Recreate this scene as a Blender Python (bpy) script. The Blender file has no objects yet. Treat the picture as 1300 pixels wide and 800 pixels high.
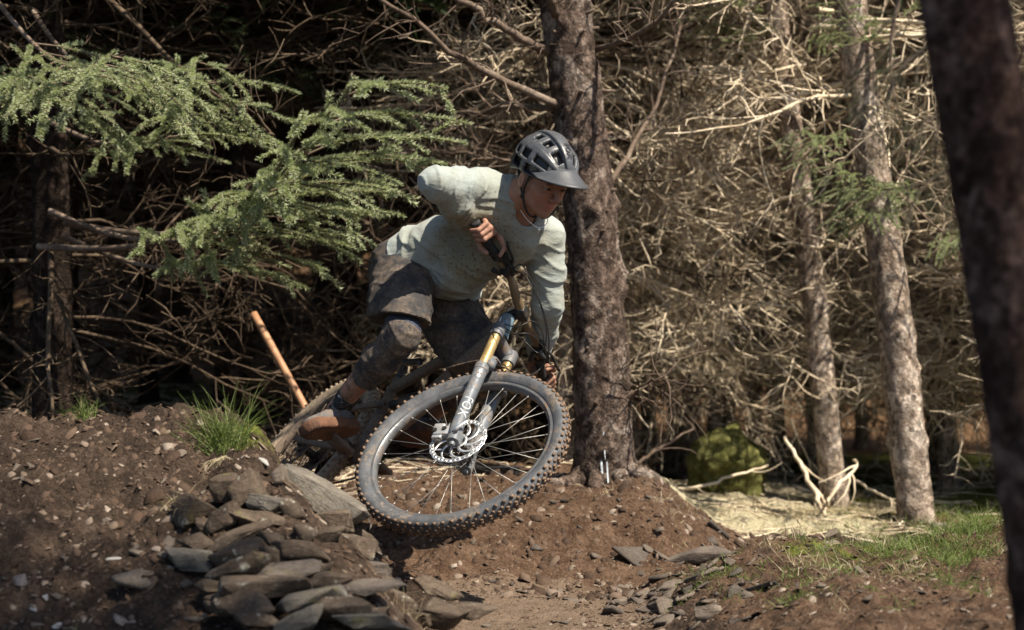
import bpy, bmesh, math, random, time
import numpy as np
from mathutils import Vector, Matrix

T0 = time.time()
random.seed(7)
RNG = np.random.default_rng(7)
SC = bpy.context.scene
COL = SC.collection

# ------------------------------------------------------------------ camera
CAM_Z = 1.0
LENS = 70.0
cam_d = bpy.data.cameras.new('camera')
cam_d.lens = LENS
cam_d.sensor_width = 36.0
cam_d.clip_start = 0.05
cam_d.clip_end = 500.0
cam_d.dof.use_dof = True
cam_d.dof.focus_distance = 6.75
cam_d.dof.aperture_fstop = 2.5
cam = bpy.data.objects.new('camera', cam_d)
COL.objects.link(cam)
cam.location = (0, 0, CAM_Z)
cam.rotation_euler = (math.radians(90), 0, 0)
SC.camera = cam

# ------------------------------------------------------------------ world + sun
SUN_DIR = Vector((0.44, -0.35, 0.82)).normalized()      # towards the sun
world = bpy.data.worlds.new('World')
SC.world = world
world.use_nodes = True
wn = world.node_tree
wn.nodes.clear()
sky = wn.nodes.new('ShaderNodeTexSky')
sky.sky_type = 'NISHITA'
sky.sun_disc = False
sky.sun_elevation = math.asin(SUN_DIR.z)
sky.sun_rotation = math.atan2(SUN_DIR.x, SUN_DIR.y)
bg = wn.nodes.new('ShaderNodeBackground')
bg.inputs['Strength'].default_value = 0.065
wo = wn.nodes.new('ShaderNodeOutputWorld')
wn.links.new(sky.outputs['Color'], bg.inputs['Color'])
wn.links.new(bg.outputs['Background'], wo.inputs['Surface'])
sun_d = bpy.data.lights.new('sun', 'SUN')
sun_d.energy = 5.0
sun_d.angle = math.radians(0.6)
sun_d.color = (1.0, 0.90, 0.74)
sun = bpy.data.objects.new('sun', sun_d)
COL.objects.link(sun)
sun.location = (4, 4, 12)
sun.rotation_euler = SUN_DIR.to_track_quat('Z', 'Y').to_euler()

SC.view_settings.view_transform = 'Standard'
SC.view_settings.look = 'None'
SC.view_settings.exposure = 1.0
SC.view_settings.gamma = 1.0
SC.render.engine = 'CYCLES'
SC.cycles.use_denoising = True
SC.cycles.max_bounces = 6
SC.cycles.diffuse_bounces = 3
SC.cycles.glossy_bounces = 2
SC.cycles.transmission_bounces = 2
SC.cycles.sample_clamp_indirect = 6.0

# ------------------------------------------------------------------ helpers
K = 36.0 / LENS / 1300.0
def P(u, v, d):
    """a point at real depth d seen at photograph position (u, v)"""
    return Vector(((u - 650) * K * d, d, CAM_Z - (v - 400) * K * d))
def A(v):
    return np.array(v, dtype=np.float64)
def unit(v):
    v = A(v)
    return v / np.linalg.norm(v)
def sstep(a, b, x):
    t = np.clip((x - a) / (b - a), 0, 1)
    return t * t * (3 - 2 * t)

# gradient noise, vectorised
def _hash(ix, iy, iz, seed):
    h = (ix.astype(np.int64) * 374761393 + iy.astype(np.int64) * 668265263 + iz.astype(np.int64) * 2147483647 + seed * 1274126177) & 0xFFFFFFFF
    h = ((h ^ (h >> 13)) * 1274126177) & 0xFFFFFFFF
    h = (h ^ (h >> 16)) & 0xFFFFFFFF
    return h
_G = RNG.normal(size=(256, 3)); _G /= np.linalg.norm(_G, axis=1)[:, None]
_G = _G.astype(np.float32)
def pnoise(p, seed=0):
    p = np.asarray(p, dtype=np.float32)
    i = np.floor(p).astype(np.int32)
    f = p - i
    u = f * f * f * (f * (f * 6 - 15) + 10)
    out = None
    res = np.zeros(len(p), np.float32)
    for dx in (0, 1):
        wx = u[:, 0] if dx else 1 - u[:, 0]
        for dy in (0, 1):
            wy = u[:, 1] if dy else 1 - u[:, 1]
            for dz in (0, 1):
                wz = u[:, 2] if dz else 1 - u[:, 2]
                g = _G[_hash(i[:, 0] + dx, i[:, 1] + dy, i[:, 2] + dz, seed) & 255]
                d = g[:, 0] * (f[:, 0] - dx) + g[:, 1] * (f[:, 1] - dy) + g[:, 2] * (f[:, 2] - dz)
                res += wx * wy * wz * d
    return res
def fbm(p, octaves=4, seed=0, gain=0.5):
    p = np.asarray(p, dtype=np.float32)
    r = np.zeros(len(p), np.float32); a = 1.0; s = 1.0
    for o in range(octaves):
        r += a * pnoise(p * s, seed + o * 17)
        a *= gain; s *= 2.03
    return r

def np_mesh(name, V, faces, mats=None, smooth=True, fmat=None):
    """V (n,3); faces a list of (m,k) int arrays"""
    V = np.asarray(V, dtype=np.float32)
    me = bpy.data.meshes.new(name)
    if not isinstance(faces, (list, tuple)):
        faces = [faces]
    faces = [np.asarray(f, dtype=np.int32) for f in faces if len(f)]
    me.vertices.add(len(V)); me.vertices.foreach_set('co', V.ravel())
    nl = sum(f.size for f in faces); npoly = sum(len(f) for f in faces)
    me.loops.add(nl); me.polygons.add(npoly)
    me.loops.foreach_set('vertex_index', np.concatenate([f.ravel() for f in faces]))
    tot = np.concatenate([np.full(len(f), f.shape[1], np.int32) for f in faces])
    start = np.concatenate([[0], np.cumsum(tot)[:-1]]).astype(np.int32)
    me.polygons.foreach_set('loop_start', start)
    if smooth is True:
        me.polygons.foreach_set('use_smooth', np.ones(npoly, dtype=bool))
    if fmat is not None:
        me.polygons.foreach_set('material_index', np.asarray(fmat, np.int32))
    me.update(calc_edges=True)
    me.validate()
    if mats:
        for m in (mats if isinstance(mats, (list, tuple)) else [mats]):
            me.materials.append(m)
    return me
def attr(me, name, vals):
    a = me.attributes.new(name, 'FLOAT', 'POINT')
    a.data.foreach_set('value', np.asarray(vals, np.float32))

def obj(name, me, parent=None, loc=None):
    o = bpy.data.objects.new(name, me)
    COL.objects.link(o)
    if parent is not None:
        o.parent = parent
    if loc is not None:
        o.location = loc
    return o
def tag(o, label=None, cat=None, group=None, kind=None):
    if label: o['label'] = label
    if cat: o['category'] = cat
    if group: o['group'] = group
    if kind: o['kind'] = kind
    return o
def thing(name, loc, label, cat, group=None):
    o = bpy.data.objects.new(name, None)
    COL.objects.link(o)
    o.location = loc
    o.empty_display_size = 0.1
    return tag(o, label, cat, group)

class MB:
    """collects geometry; build() links it as one mesh object"""
    def __init__(s):
        s.V = []; s.F = []; s.n = 0; s.M = []
    def add(s, V, F, m=0):
        V = np.asarray(V, dtype=np.float64)
        if not isinstance(F, list): F = [F]
        for f in F:
            f = np.asarray(f, dtype=np.int64)
            s.F.append(f + s.n); s.M.append(np.full(len(f), m, np.int32))
        s.V.append(V); s.n += len(V)
        return s
    def tube(s, pts, rad, sides=10, caps=True, m=0):
        V, F = tubes(A(pts)[None], A(rad if np.ndim(rad) else [rad] * len(pts))[None], sides, caps)
        return s.add(V, F, m)
    def cyl(s, a, b, r, r2=None, sides=20, m=0):
        return s.tube([a, b], [r, r if r2 is None else r2], sides, True, m)
    def box(s, c, ax, ay, az, hx, hy, hz, m=0):
        c, ax, ay, az = A(c), A(ax), A(ay), A(az)
        V = [c + sx * hx * ax + sy * hy * ay + sz * hz * az for sx in (-1, 1) for sy in (-1, 1) for sz in (-1, 1)]
        F = [[0, 1, 3, 2], [4, 6, 7, 5], [0, 4, 5, 1], [2, 3, 7, 6], [0, 2, 6, 4], [1, 5, 7, 3]]
        return s.add(V, np.array(F), m)
    def build(s, name, mats, parent=None, origin=(0, 0, 0), smooth=True, sharp=None):
        V = np.concatenate(s.V) - A(origin)
        ks = {}
        for f, m in zip(s.F, s.M):
            ks.setdefault(f.shape[1], []).append((f, m))
        faces = [np.concatenate([f for f, _ in ks[k]]) for k in ks]
        fm = np.concatenate([np.concatenate([m for _, m in ks[k]]) for k in ks])
        me = np_mesh(name, V, faces, mats, smooth, fm)
        if sharp:
            me.set_sharp_from_angle(angle=math.radians(sharp))
        return obj(name, me, parent)

def tubes(Pt, R, sides=3, caps=False):
    """batch of tapered tubes. Pt (N,K,3), R (N,K)"""
    Pt = np.asarray(Pt, np.float64); R = np.asarray(R, np.float64)
    N, Kp, _ = Pt.shape
    T = np.gradient(Pt, axis=1) if Kp > 2 else np.repeat(Pt[:, 1:] - Pt[:, :1], 2, axis=1)
    T /= np.linalg.norm(T, axis=2, keepdims=True) + 1e-12
    mean = Pt[:, -1] - Pt[:, 0]
    mean /= np.linalg.norm(mean, axis=1, keepdims=True) + 1e-12
    ref = np.tile(np.array([0.13, 0.21, 0.97]), (N, 1))
    flip = np.abs((ref * mean).sum(1)) > 0.75
    ref[flip] = np.array([0.93, 0.31, 0.12])
    B = np.cross(T, ref[:, None, :]); B /= np.linalg.norm(B, axis=2, keepdims=True) + 1e-12
    C = np.cross(T, B)
    ang = np.linspace(0, 2 * np.pi, sides, endpoint=False)
    ring = B[:, :, None, :] * np.cos(ang)[None, None, :, None] + C[:, :, None, :] * np.sin(ang)[None, None, :, None]
    V = Pt[:, :, None, :] + ring * R[:, :, None, None]
    V = V.reshape(-1, 3)
    n, k, j = np.meshgrid(np.arange(N), np.arange(Kp - 1), np.arange(sides), indexing='ij')
    base = n * Kp * sides + k * sides
    j2 = (j + 1) % sides
    F = np.stack([base + j, base + j2, base + sides + j2, base + sides + j], -1).reshape(-1, 4)[:, ::-1]
    out = [F]
    if caps:
        s0 = (np.arange(N) * Kp * sides)[:, None] + np.arange(sides)[None]
        out.append(s0); out.append((s0 + (Kp - 1) * sides)[:, ::-1])
    return V, out

def spline(pts, n):
    """Catmull-Rom through the points"""
    p = [A(q) for q in pts]
    p = [2 * p[0] - p[1]] + p + [2 * p[-1] - p[-2]]
    out = []
    segs = len(p) - 3
    for t in np.linspace(0, segs - 1e-6, n):
        i = int(t); f = t - i
        a, b, c, d = p[i:i + 4]
        out.append(0.5 * (2 * b + (c - a) * f + (2 * a - 5 * b + 4 * c - d) * f * f + (3 * b - a - 3 * c + d) * f ** 3))
    return np.array(out)

# ------------------------------------------------------------------ signed-distance modelling
def sd_cap(p, a, b, ra, rb):
    a = A(a).astype(np.float32); b = A(b).astype(np.float32)
    ab = b - a; pa = p - a
    t = np.clip(pa @ ab / max(float(ab @ ab), 1e-12), 0, 1)
    return np.linalg.norm(pa - t[:, None] * ab, axis=1) - (ra + (rb - ra) * t)
def sd_ell(p, c, ax, r):
    """ax: 3 unit rows"""
    q = (p - A(c).astype(np.float32)) @ A(ax).T.astype(np.float32)
    r = A(r).astype(np.float32)
    k0 = np.linalg.norm(q / r, axis=1); k1 = np.linalg.norm(q / (r * r), axis=1) + 1e-9
    return k0 * (k0 - 1) / k1
def sd_box(p, c, ax, h, rr=0.0):
    q = np.abs((p - A(c).astype(np.float32)) @ A(ax).T.astype(np.float32)) - A(h).astype(np.float32) + rr
    return np.linalg.norm(np.maximum(q, 0), axis=1) + np.minimum(q.max(1), 0) - rr
def smin(a, b, k):
    h = np.clip(0.5 + 0.5 * (b - a) / k, 0, 1)
    return b * (1 - h) + a * h - k * h * (1 - h)
def smax(a, b, k):
    return -smin(-a, -b, k)
def plane(p, o, n):
    return (p - A(o).astype(np.float32)) @ unit(n).astype(np.float32)

def sdf_mesh(fn, lo, hi, h, pad=0.0):
    """surface nets over a sparse grid -> V, F(quads)"""
    lo = A(lo); hi = A(hi)
    q = 4
    nb = np.ceil((hi - lo) / (h * q)).astype(int)
    n = nb * q + 1
    cx = [lo[i] + (np.arange(nb[i]) + 0.5) * h * q for i in range(3)]
    g = np.stack(np.meshgrid(*cx, indexing='ij'), -1).reshape(-1, 3).astype(np.float32)
    dc = fn(g).reshape(nb)
    near = np.abs(dc) < h * q * 1.35 + pad
    near_f = np.zeros(n, bool)
    rep = near.repeat(q, 0).repeat(q, 1).repeat(q, 2)
    for dx in (0, 1):
        for dy in (0, 1):
            for dz in (0, 1):
                near_f[dx:dx + rep.shape[0], dy:dy + rep.shape[1], dz:dz + rep.shape[2]] |= rep
    D = np.full(n, 1.0, np.float32)
    sgn = np.sign(dc).repeat(q, 0).repeat(q, 1).repeat(q, 2)
    D[:-1, :-1, :-1] = sgn
    idx = np.argwhere(near_f)
    D[near_f] = fn((lo + idx * h).astype(np.float32))
    D[D == 0] = 1e-7
    inside = D < 0
    c = np.stack([inside[dx:n[0] - 1 + dx, dy:n[1] - 1 + dy, dz:n[2] - 1 + dz] for dx in (0, 1) for dy in (0, 1) for dz in (0, 1)], 0)
    cnt = c.sum(0)
    act = (cnt > 0) & (cnt < 8)
    cells = np.argwhere(act)
    vid = np.full(act.shape, -1, np.int64); vid[act] = np.arange(len(cells))
    acc = np.zeros((len(cells), 3)); num = np.zeros(len(cells))
    off = np.array([(0, 0, 0), (0, 0, 1), (0, 1, 0), (0, 1, 1), (1, 0, 0), (1, 0, 1), (1, 1, 0), (1, 1, 1)])
    for a in range(8):
        for b in range(a + 1, 8):
            if np.abs(off[a] - off[b]).sum() != 1: continue
            ca = cells + off[a]; cb = cells + off[b]
            da = D[ca[:, 0], ca[:, 1], ca[:, 2]]; db = D[cb[:, 0], cb[:, 1], cb[:, 2]]
            m = (da < 0) != (db < 0)
            t = da[m] / (da[m] - db[m])
            acc[m] += off[a] + t[:, None] * (off[b] - off[a]); num[m] += 1
    V = lo + (cells + acc / num[:, None]) * h
    F = []
    for ax in range(3):
        b_, c_ = (ax + 1) % 3, (ax + 2) % 3
        sl0 = [slice(None)] * 3; sl1 = [slice(None)] * 3
        sl0[ax] = slice(0, -1); sl1[ax] = slice(1, None)
        e = inside[tuple(sl0)] != inside[tuple(sl1)]
        ei = np.argwhere(e)
        ok = (ei[:, b_] > 0) & (ei[:, c_] > 0) & (ei[:, b_] < n[b_] - 1) & (ei[:, c_] < n[c_] - 1)
        ei = ei[ok]
        def cell(db, dc_):
            x = ei.copy(); x[:, b_] -= db; x[:, c_] -= dc_
            return vid[x[:, 0], x[:, 1], x[:, 2]]
        quad = np.stack([cell(1, 1), cell(0, 1), cell(0, 0), cell(1, 0)], -1)
        flip = ~inside[ei[:, 0], ei[:, 1], ei[:, 2]]
        quad[flip] = quad[flip][:, ::-1]
        F.append(quad)
    F = np.concatenate(F)
    F = F[(F >= 0).all(1)]
    return V, F

# ------------------------------------------------------------------ materials
def ramp_node(nt, stops, interp='LINEAR'):
    r = nt.nodes.new('ShaderNodeValToRGB')
    r.color_ramp.interpolation = interp
    el = r.color_ramp.elements
    while len(el) < len(stops): el.new(0.5)
    for e, (p, c) in zip(el, stops):
        e.position = p
        e.color = (c[0], c[1], c[2], 1) if np.ndim(c) else (c, c, c, 1)
    return r
class MatB:
    def __init__(s, name, rough=0.8, metal=0.0, spec=0.4):
        s.m = bpy.data.materials.new(name); s.m.use_nodes = True
        s.nt = s.m.node_tree
        s.b = s.nt.nodes['Principled BSDF']
        s.b.inputs['Roughness'].default_value = rough
        s.b.inputs['Metallic'].default_value = metal
        s.b.inputs['Specular IOR Level'].default_value = spec
        s.col = None; s.h = None
        tc = s.nt.nodes.new('ShaderNodeTexCoord'); s.co = tc.outputs['Object']
    def L(s, a, b): s.nt.links.new(a, b)
    def coords(s, scale=(1, 1, 1), rot=(0, 0, 0)):
        mp = s.nt.nodes.new('ShaderNodeMapping')
        mp.inputs['Scale'].default_value = scale
        mp.inputs['Rotation'].default_value = rot
        s.L(s.co, mp.inputs['Vector']); return mp.outputs['Vector']
    def noise(s, scale, detail=4, rough=0.55, vec=None, dist=0.0):
        n = s.nt.nodes.new('ShaderNodeTexNoise')
        n.inputs['Scale'].default_value = scale; n.inputs['Detail'].default_value = detail
        n.inputs['Roughness'].default_value = rough; n.inputs['Distortion'].default_value = dist
        s.L(vec or s.co, n.inputs['Vector']); return n.outputs['Fac']
    def voro(s, scale, feature='F1', out='Distance', vec=None):
        n = s.nt.nodes.new('ShaderNodeTexVoronoi'); n.feature = feature
        n.inputs['Scale'].default_value = scale
        s.L(vec or s.co, n.inputs['Vector']); return n.outputs[out]
    def ramp(s, fac, stops, interp='LINEAR'):
        r = ramp_node(s.nt, stops, interp); s.L(fac, r.inputs['Fac']); return r.outputs['Color']
    def attr(s, name):
        n = s.nt.nodes.new('ShaderNodeAttribute'); n.attribute_name = name; return n.outputs['Fac']
    def objrand(s):
        n = s.nt.nodes.new('ShaderNodeObjectInfo'); return n.outputs['Random']
    def mix(s, fac, a, b, blend='MIX'):
        n = s.nt.nodes.new('ShaderNodeMix'); n.data_type = 'RGBA'; n.blend_type = blend
        n.clamp_factor = True
        for v, i in ((fac, 0), (a, 6), (b, 7)):
            if hasattr(v, 'is_output'): s.L(v, n.inputs[i])
            elif np.ndim(v): n.inputs[i].default_value = (v[0], v[1], v[2], 1)
            elif i == 0: n.inputs[i].default_value = v
            else: n.inputs[i].default_value = (v, v, v, 1)
        return n.outputs[2]
    def math(s, op, a, b=None):
        n = s.nt.nodes.new('ShaderNodeMath'); n.operation = op
        for v, i in ((a, 0), (b, 1)):
            if v is None: continue
            if hasattr(v, 'is_output'): s.L(v, n.inputs[i])
            else: n.inputs[i].default_value = v
        return n.outputs[0]
    def base(s, c):
        if hasattr(c, 'is_output'): s.L(c, s.b.inputs['Base Color'])
        else: s.b.inputs['Base Color'].default_value = (c[0], c[1], c[2], 1)
        return s
    def rough(s, c):
        s.L(c, s.b.inputs['Roughness']); return s
    def bump(s, h, strength=0.5, dist=0.01):
        n = s.nt.nodes.new('ShaderNodeBump')
        n.inputs['Strength'].default_value = strength; n.inputs['Distance'].default_value = dist
        s.L(h, n.inputs['Height'])
        if s.h is not None: s.L(s.h, n.inputs['Normal'])
        s.h = n.outputs['Normal']; s.L(s.h, s.b.inputs['Normal']); return s

MUD = (0.115, 0.075, 0.048)
def simple(name, c, rough=0.7, metal=0.0, var=0.25, scale=30, bump=0.0, mud=0.0, mudscale=14, mudcol=MUD, bscale=80, bdist=0.003, lo=None, soft=0.04, fine=0.28):
    """base colour with uneven tone, optional splashed mud"""
    b = MatB(name, rough, metal)
    n = b.noise(scale, 4)
    c0 = [x * (1 - var) for x in c] if lo is None else lo
    c1 = [min(1, x * (1 + var)) for x in c]
    col = b.ramp(n, [(0.3, c0), (0.7, c1)])
    if mud > 0:
        m1 = b.noise(mudscale, 6, 0.72)
        m2 = b.noise(mudscale * 9, 3, 0.6)
        mm = b.math('ADD', b.math('MULTIPLY', m1, 1 - fine), b.math('MULTIPLY', m2, fine))
        t = 0.66 - 0.32 * mud
        fac = b.ramp(mm, [(t - soft, 0.0), (t + soft, 1.0)])
        col = b.mix(fac, col, b.ramp(m2, [(0.3, [x * 0.65 for x in mudcol]), (0.7, [x * 1.5 for x in mudcol])]))
        b.rough(b.mix(fac, rough, 0.95))
        if metal: b.L(b.mix(fac, metal, 0.0), b.b.inputs['Metallic'])
        b.bump(mm, 0.4, 0.004)
    if bump: b.bump(b.noise(bscale, 4), bump, bdist)
    b.base(col)
    return b.m

# ================================================================== GROUND
def smooth_max(a, b, k):
    return smax(a, b, k)
def ground_base(x, y):
    x = np.asarray(x, float); y = np.asarray(y, float)
    far = sstep(7.7, 9.3, y)
    zfar = 0.05 + 0.46 * (1 - sstep(-1.9, 0.1, x))
    z = zfar * far
    z = z + 0.26 * (1 - sstep(-0.95, -0.25, x)) * sstep(6.3, 7.0, y) * (1 - far)      # trail behind the mound
    bank = 0.31 * sstep(7.1, 8.15, y) * sstep(-1.3, -0.5, x) * (1 - sstep(0.5, 1.05, x)) * (1 - sstep(8.9, 10.3, y))
    z = smooth_max(z, bank, 0.06)
    z = z + 0.07 * np.exp(-((x - 1.0) ** 2 / 0.35 + (y - 10.0) ** 2 / 0.9))
    rb = (0.20 * sstep(0.18, 1.0, x) + 0.12 * sstep(1.1, 2.2, x)) * (1 - sstep(6.85, 7.9, y))
    z = smooth_max(z, rb, 0.04)
    ramp = np.clip((y - 4.7) / 1.55, 0, 1) ** 0.92
    fall = 1 - sstep(6.28, 7.05, y)
    xe = -0.46 + (6.1 - y) * 0.42
    mx = 1 - sstep(xe - 0.38, xe + 0.13, x)
    mound = 0.675 * ramp * fall * mx
    z = smooth_max(z, mound, 0.05)
    up = np.maximum(0, y - 15.0)
    z = z + 0.42 * up * up / (up + 6.0)
    return z
def ground_z(x, y):
    """base shape with the uneven dirt on it"""
    x = np.asarray(x, float); y = np.asarray(y, float)
    sh = x.shape
    xf, yf = x.ravel(), y.ravel()
    p = np.stack([xf, yf, np.zeros_like(xf)], -1)
    near = 1 - sstep(11, 17, yf)
    z = ground_base(xf, yf)
    trail = trail_mask(xf, yf)
    rough = (1 - 0.8 * trail) * near
    z = z + 0.075 * fbm(p * 1.3, 3, 3) * near
    n2 = fbm(p * 6.0, 3, 11)
    z = z + (0.040 + 0.040 * (1 - sstep(-0.6, -0.2, xf)) * (1 - sstep(6.6, 7.2, yf))) * n2 * rough
    n3 = fbm(p * 19.0, 3, 23, 0.6)
    z = z + 0.026 * np.abs(n3) * rough + 0.010 * n3 * near
    z = z + 0.5 * fbm(p * 0.25, 3, 31) * sstep(12, 24, yf)
    return z.reshape(sh)
def trail_mask(x, y):
    # beaten line: from behind the mound, under the wheel, out at the bottom
    cx = -0.05 + 0.18 * np.sin((y - 5.0) * 1.1)
    w = np.exp(-((x - cx) / 0.34) ** 2) * (1 - sstep(7.0, 7.5, y)) * sstep(4.0, 5.0, y)
    return np.clip(w * 1.25, 0, 1)

def hit(u, v, d0=4.2, d1=40.0):
    """where the ray through (u, v) meets the ground"""
    d = np.concatenate([np.linspace(d0, 12, 1600), np.linspace(12, d1, 600)])
    x = (u - 650) * K * d; zr = CAM_Z - (v - 400) * K * d
    below = zr < ground_base(x, d) + 0.01
    i = int(np.argmax(below)) if below.any() else len(d) - 1
    return Vector((x[i], d[i], zr[i]))

def axis_coords(a, b, fine, lo, hi, grow=1.09):
    c = list(np.arange(a, b, fine))
    s = fine; q = c[-1]
    while q < hi:
        s *= grow; q += s; c.append(q)
    s = fine; q = c[0]; pre = []
    while q > lo:
        s *= grow; q -= s; pre.append(q)
    return np.array(pre[::-1] + c)
gx = axis_coords(-1.9, 2.15, 0.0145, -70, 70)
gy = axis_coords(4.35, 8.9, 0.0145, -25, 130)
GX, GY = np.meshgrid(gx, gy, indexing='ij')
GZ = ground_z(GX, GY)
nx_, ny_ = GX.shape
gi = np.arange(nx_ * ny_).reshape(nx_, ny_)
GF = np.stack([gi[:-1, :-1], gi[1:, :-1], gi[1:, 1:], gi[:-1, 1:]], -1).reshape(-1, 4)

def ground_material():
    b = MatB('forest_soil', 0.95, 0, 0.15)
    big = b.noise(2.3, 5, 0.6); mid = b.noise(14, 6, 0.65); fine = b.noise(75, 5, 0.7)
    mixn = b.math('ADD', b.math('MULTIPLY', mid, 0.5), b.math('MULTIPLY', fine, 0.5))
    dirt = b.ramp(mixn, [(0.28, (0.011, 0.0075, 0.006)), (0.46, (0.037, 0.025, 0.018)), (0.58, (0.072, 0.050, 0.037)), (0.75, (0.175, 0.136, 0.106))])
    warm = b.ramp(mixn, [(0.28, (0.020, 0.011, 0.007)), (0.46, (0.078, 0.046, 0.029)), (0.58, (0.135, 0.086, 0.057)), (0.75, (0.25, 0.185, 0.135))])
    trail = b.ramp(mixn, [(0.3, (0.10, 0.068, 0.047)), (0.55, (0.18, 0.13, 0.094)), (0.75, (0.27, 0.21, 0.16))])
    moss = b.ramp(mixn, [(0.3, (0.040, 0.048, 0.010)), (0.5, (0.10, 0.115, 0.022)), (0.68, (0.19, 0.19, 0.045))])
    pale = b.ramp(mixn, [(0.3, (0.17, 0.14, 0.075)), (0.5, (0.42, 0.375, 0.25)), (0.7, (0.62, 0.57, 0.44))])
    litter = b.ramp(mixn, [(0.3, (0.04, 0.022, 0.012)), (0.5, (0.12, 0.068, 0.036)), (0.7, (0.25, 0.165, 0.095))])
    def edge(mask, k=1.0):
        return b.ramp(b.math('ADD', b.math('MULTIPLY', b.attr(mask), k), b.math('MULTIPLY', b.math('SUBTRACT', b.noise(9, 5, 0.65), 0.5), 1.3)), [(0.42, 0), (0.60, 1)])
    col = b.mix(edge('warm'), dirt, warm)
    col = b.mix(edge('litter'), col, litter)
    col = b.mix(edge('trail'), col, trail)
    col = b.mix(edge('pale'), col, pale)
    col = b.mix(edge('moss'), col, moss)
    b.base(col)
    chips = b.voro(95)
    b.bump(b.math('ADD', b.noise(110, 5, 0.7), b.math('MULTIPLY', chips, 0.6)), 0.9, 0.012)
    b.bump(b.noise(32, 5, 0.65), 0.7, 0.02)
    return b.m
M_ground = ground_material()
gme = np_mesh('ground', np.stack([GX, GY, GZ], -1).reshape(-1, 3), GF, M_ground)
xf, yf = GX.ravel(), GY.ravel()
attr(gme, 'trail', trail_mask(xf, yf))
attr(gme, 'warm', 0.62 * sstep(0.3, 0.7, xf) * (1 - sstep(7.2, 7.8, yf)) + sstep(6.7, 7.4, yf) * (1 - sstep(8.9, 9.6, yf)) * sstep(-1.2, -0.5, xf) * (1 - sstep(0.8, 1.3, xf)))
attr(gme, 'litter', sstep(8.3, 9.6, yf))
u_ = 650 + xf / (K * np.maximum(yf, 0.5))
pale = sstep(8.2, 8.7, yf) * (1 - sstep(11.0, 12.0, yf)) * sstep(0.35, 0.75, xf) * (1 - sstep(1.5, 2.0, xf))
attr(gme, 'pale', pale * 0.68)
moss = 0.75 * sstep(8.6, 9.6, yf) * sstep(1.1, 1.8, xf) * (1 - sstep(13, 15, yf))
moss = np.maximum(moss, 0.7 * np.exp(-((xf - 0.9) ** 2 / 0.4 + (yf - 11.6) ** 2 / 1.2)))
moss = np.maximum(moss, 0.72 * np.exp(-((xf + 2.6) ** 2 / 3.0 + (yf - 13) ** 2 / 6.0)))
moss = np.maximum(moss, 0.62 * np.exp(-((xf + 0.2) ** 2 / 0.5 + (yf - 9.6) ** 2 / 0.8)))
moss = np.maximum(moss, 0.55 * np.exp(-((xf + 0.83) ** 2 / 0.025 + (yf - 6.18) ** 2 / 0.03)))
moss = np.maximum(moss, 0.5 * np.exp(-((xf - 1.15) ** 2 / 0.25 + (yf - 6.6) ** 2 / 0.25)))
moss = np.maximum(moss, 0.55 * np.exp(-((xf - 1.75) ** 2 / 0.2 + (yf - 6.9) ** 2 / 0.3)))
attr(gme, 'moss', moss)
ground = tag(obj('ground', gme), kind='structure')
ground['label'] = 'uneven brown forest soil of the mound, trail and banks'

def gz(x, y):
    return float(ground_z(np.array([x]), np.array([y]))[0])
def gnormal(x, y, e=0.05):
    zx = (ground_base(np.array([x + e]), np.array([y])) - ground_base(np.array([x - e]), np.array([y])))[0] / (2 * e)
    zy = (ground_base(np.array([x]), np.array([y + e])) - ground_base(np.array([x]), np.array([y - e])))[0] / (2 * e)
    return Vector((-zx, -zy, 1)).normalized()

# ================================================================== TREES
def bark_material(name, dark, mid, light, pale, scale=1.0, moss=0.0):
    b = MatB(name, 0.95, 0, 0.15)
    v = b.coords((1, 1, 0.8))
    w = b.noise(17 * scale, 6, 0.72, v, 1.2)
    pl = b.voro(75 * scale, 'DISTANCE_TO_EDGE', 'Distance', v)
    fine = b.noise(70 * scale, 5, 0.7)
    c = b.ramp(b.math('ADD', b.math('MULTIPLY', w, 0.6), b.math('MULTIPLY', fine, 0.4)), [(0.36, dark), (0.49, mid), (0.60, light)])
    c = b.mix(b.ramp(b.noise(8.5, 6, 0.7, v, 0.8), [(0.52, 0), (0.60, 0.85)]), c, b.mix(fine, light, pale))
    c = b.mix(b.ramp(pl, [(0.0, 0.45), (0.06, 0.0)]), c, [x * 0.7 for x in dark])
    cell = b.voro(46 * scale, 'F1', 'Color', v)
    c = b.mix(0.8, c, b.ramp(cell, [(0.25, 0.35), (0.5, 0.85), (0.75, 1.35)]), 'MULTIPLY')
    if moss:
        c = b.mix(b.ramp(b.noise(6, 5, 0.7), [(0.60, 0), (0.72, moss)]), c, (0.10, 0.12, 0.03))
    b.base(c)
    b.bump(b.ramp(cell, [(0.2, 0.0), (0.8, 1.0)]), 0.8, 0.012); b.bump(pl, 0.8, 0.012); b.bump(w, 0.8, 0.02); b.bump(fine, 0.9, 0.012)
    return b.m
M_bark = bark_material('bark_brown', (0.034, 0.024, 0.019), (0.105, 0.074, 0.059), (0.22, 0.165, 0.136), (0.48, 0.41, 0.36))
M_bark_pale = bark_material('bark_pale', (0.13, 0.092, 0.068), (0.33, 0.255, 0.20), (0.52, 0.43, 0.355), (0.72, 0.63, 0.55))
M_bark_dark = bark_material('bark_shade_tint', (0.012, 0.008, 0.006), (0.030, 0.020, 0.015), (0.055, 0.038, 0.030), (0.085, 0.062, 0.05), moss=0.3)  # bark colour darkened to stand for the deep shade of the stand
M_bark_red = bark_material('bark_reddish', (0.022, 0.013, 0.010), (0.070, 0.040, 0.030), (0.135, 0.083, 0.066), (0.30, 0.21, 0.175))
def twig_material(name, c0, c1, c2):
    b = MatB(name, 0.9, 0, 0.2)
    n = b.noise(3.5, 4, 0.6); f = b.noise(60, 3)
    b.base(b.ramp(b.math('ADD', b.math('MULTIPLY', n, 0.65), b.math('MULTIPLY', f, 0.35)), [(0.32, c0), (0.52, c1), (0.68, c2)]))
    return b.m
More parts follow.
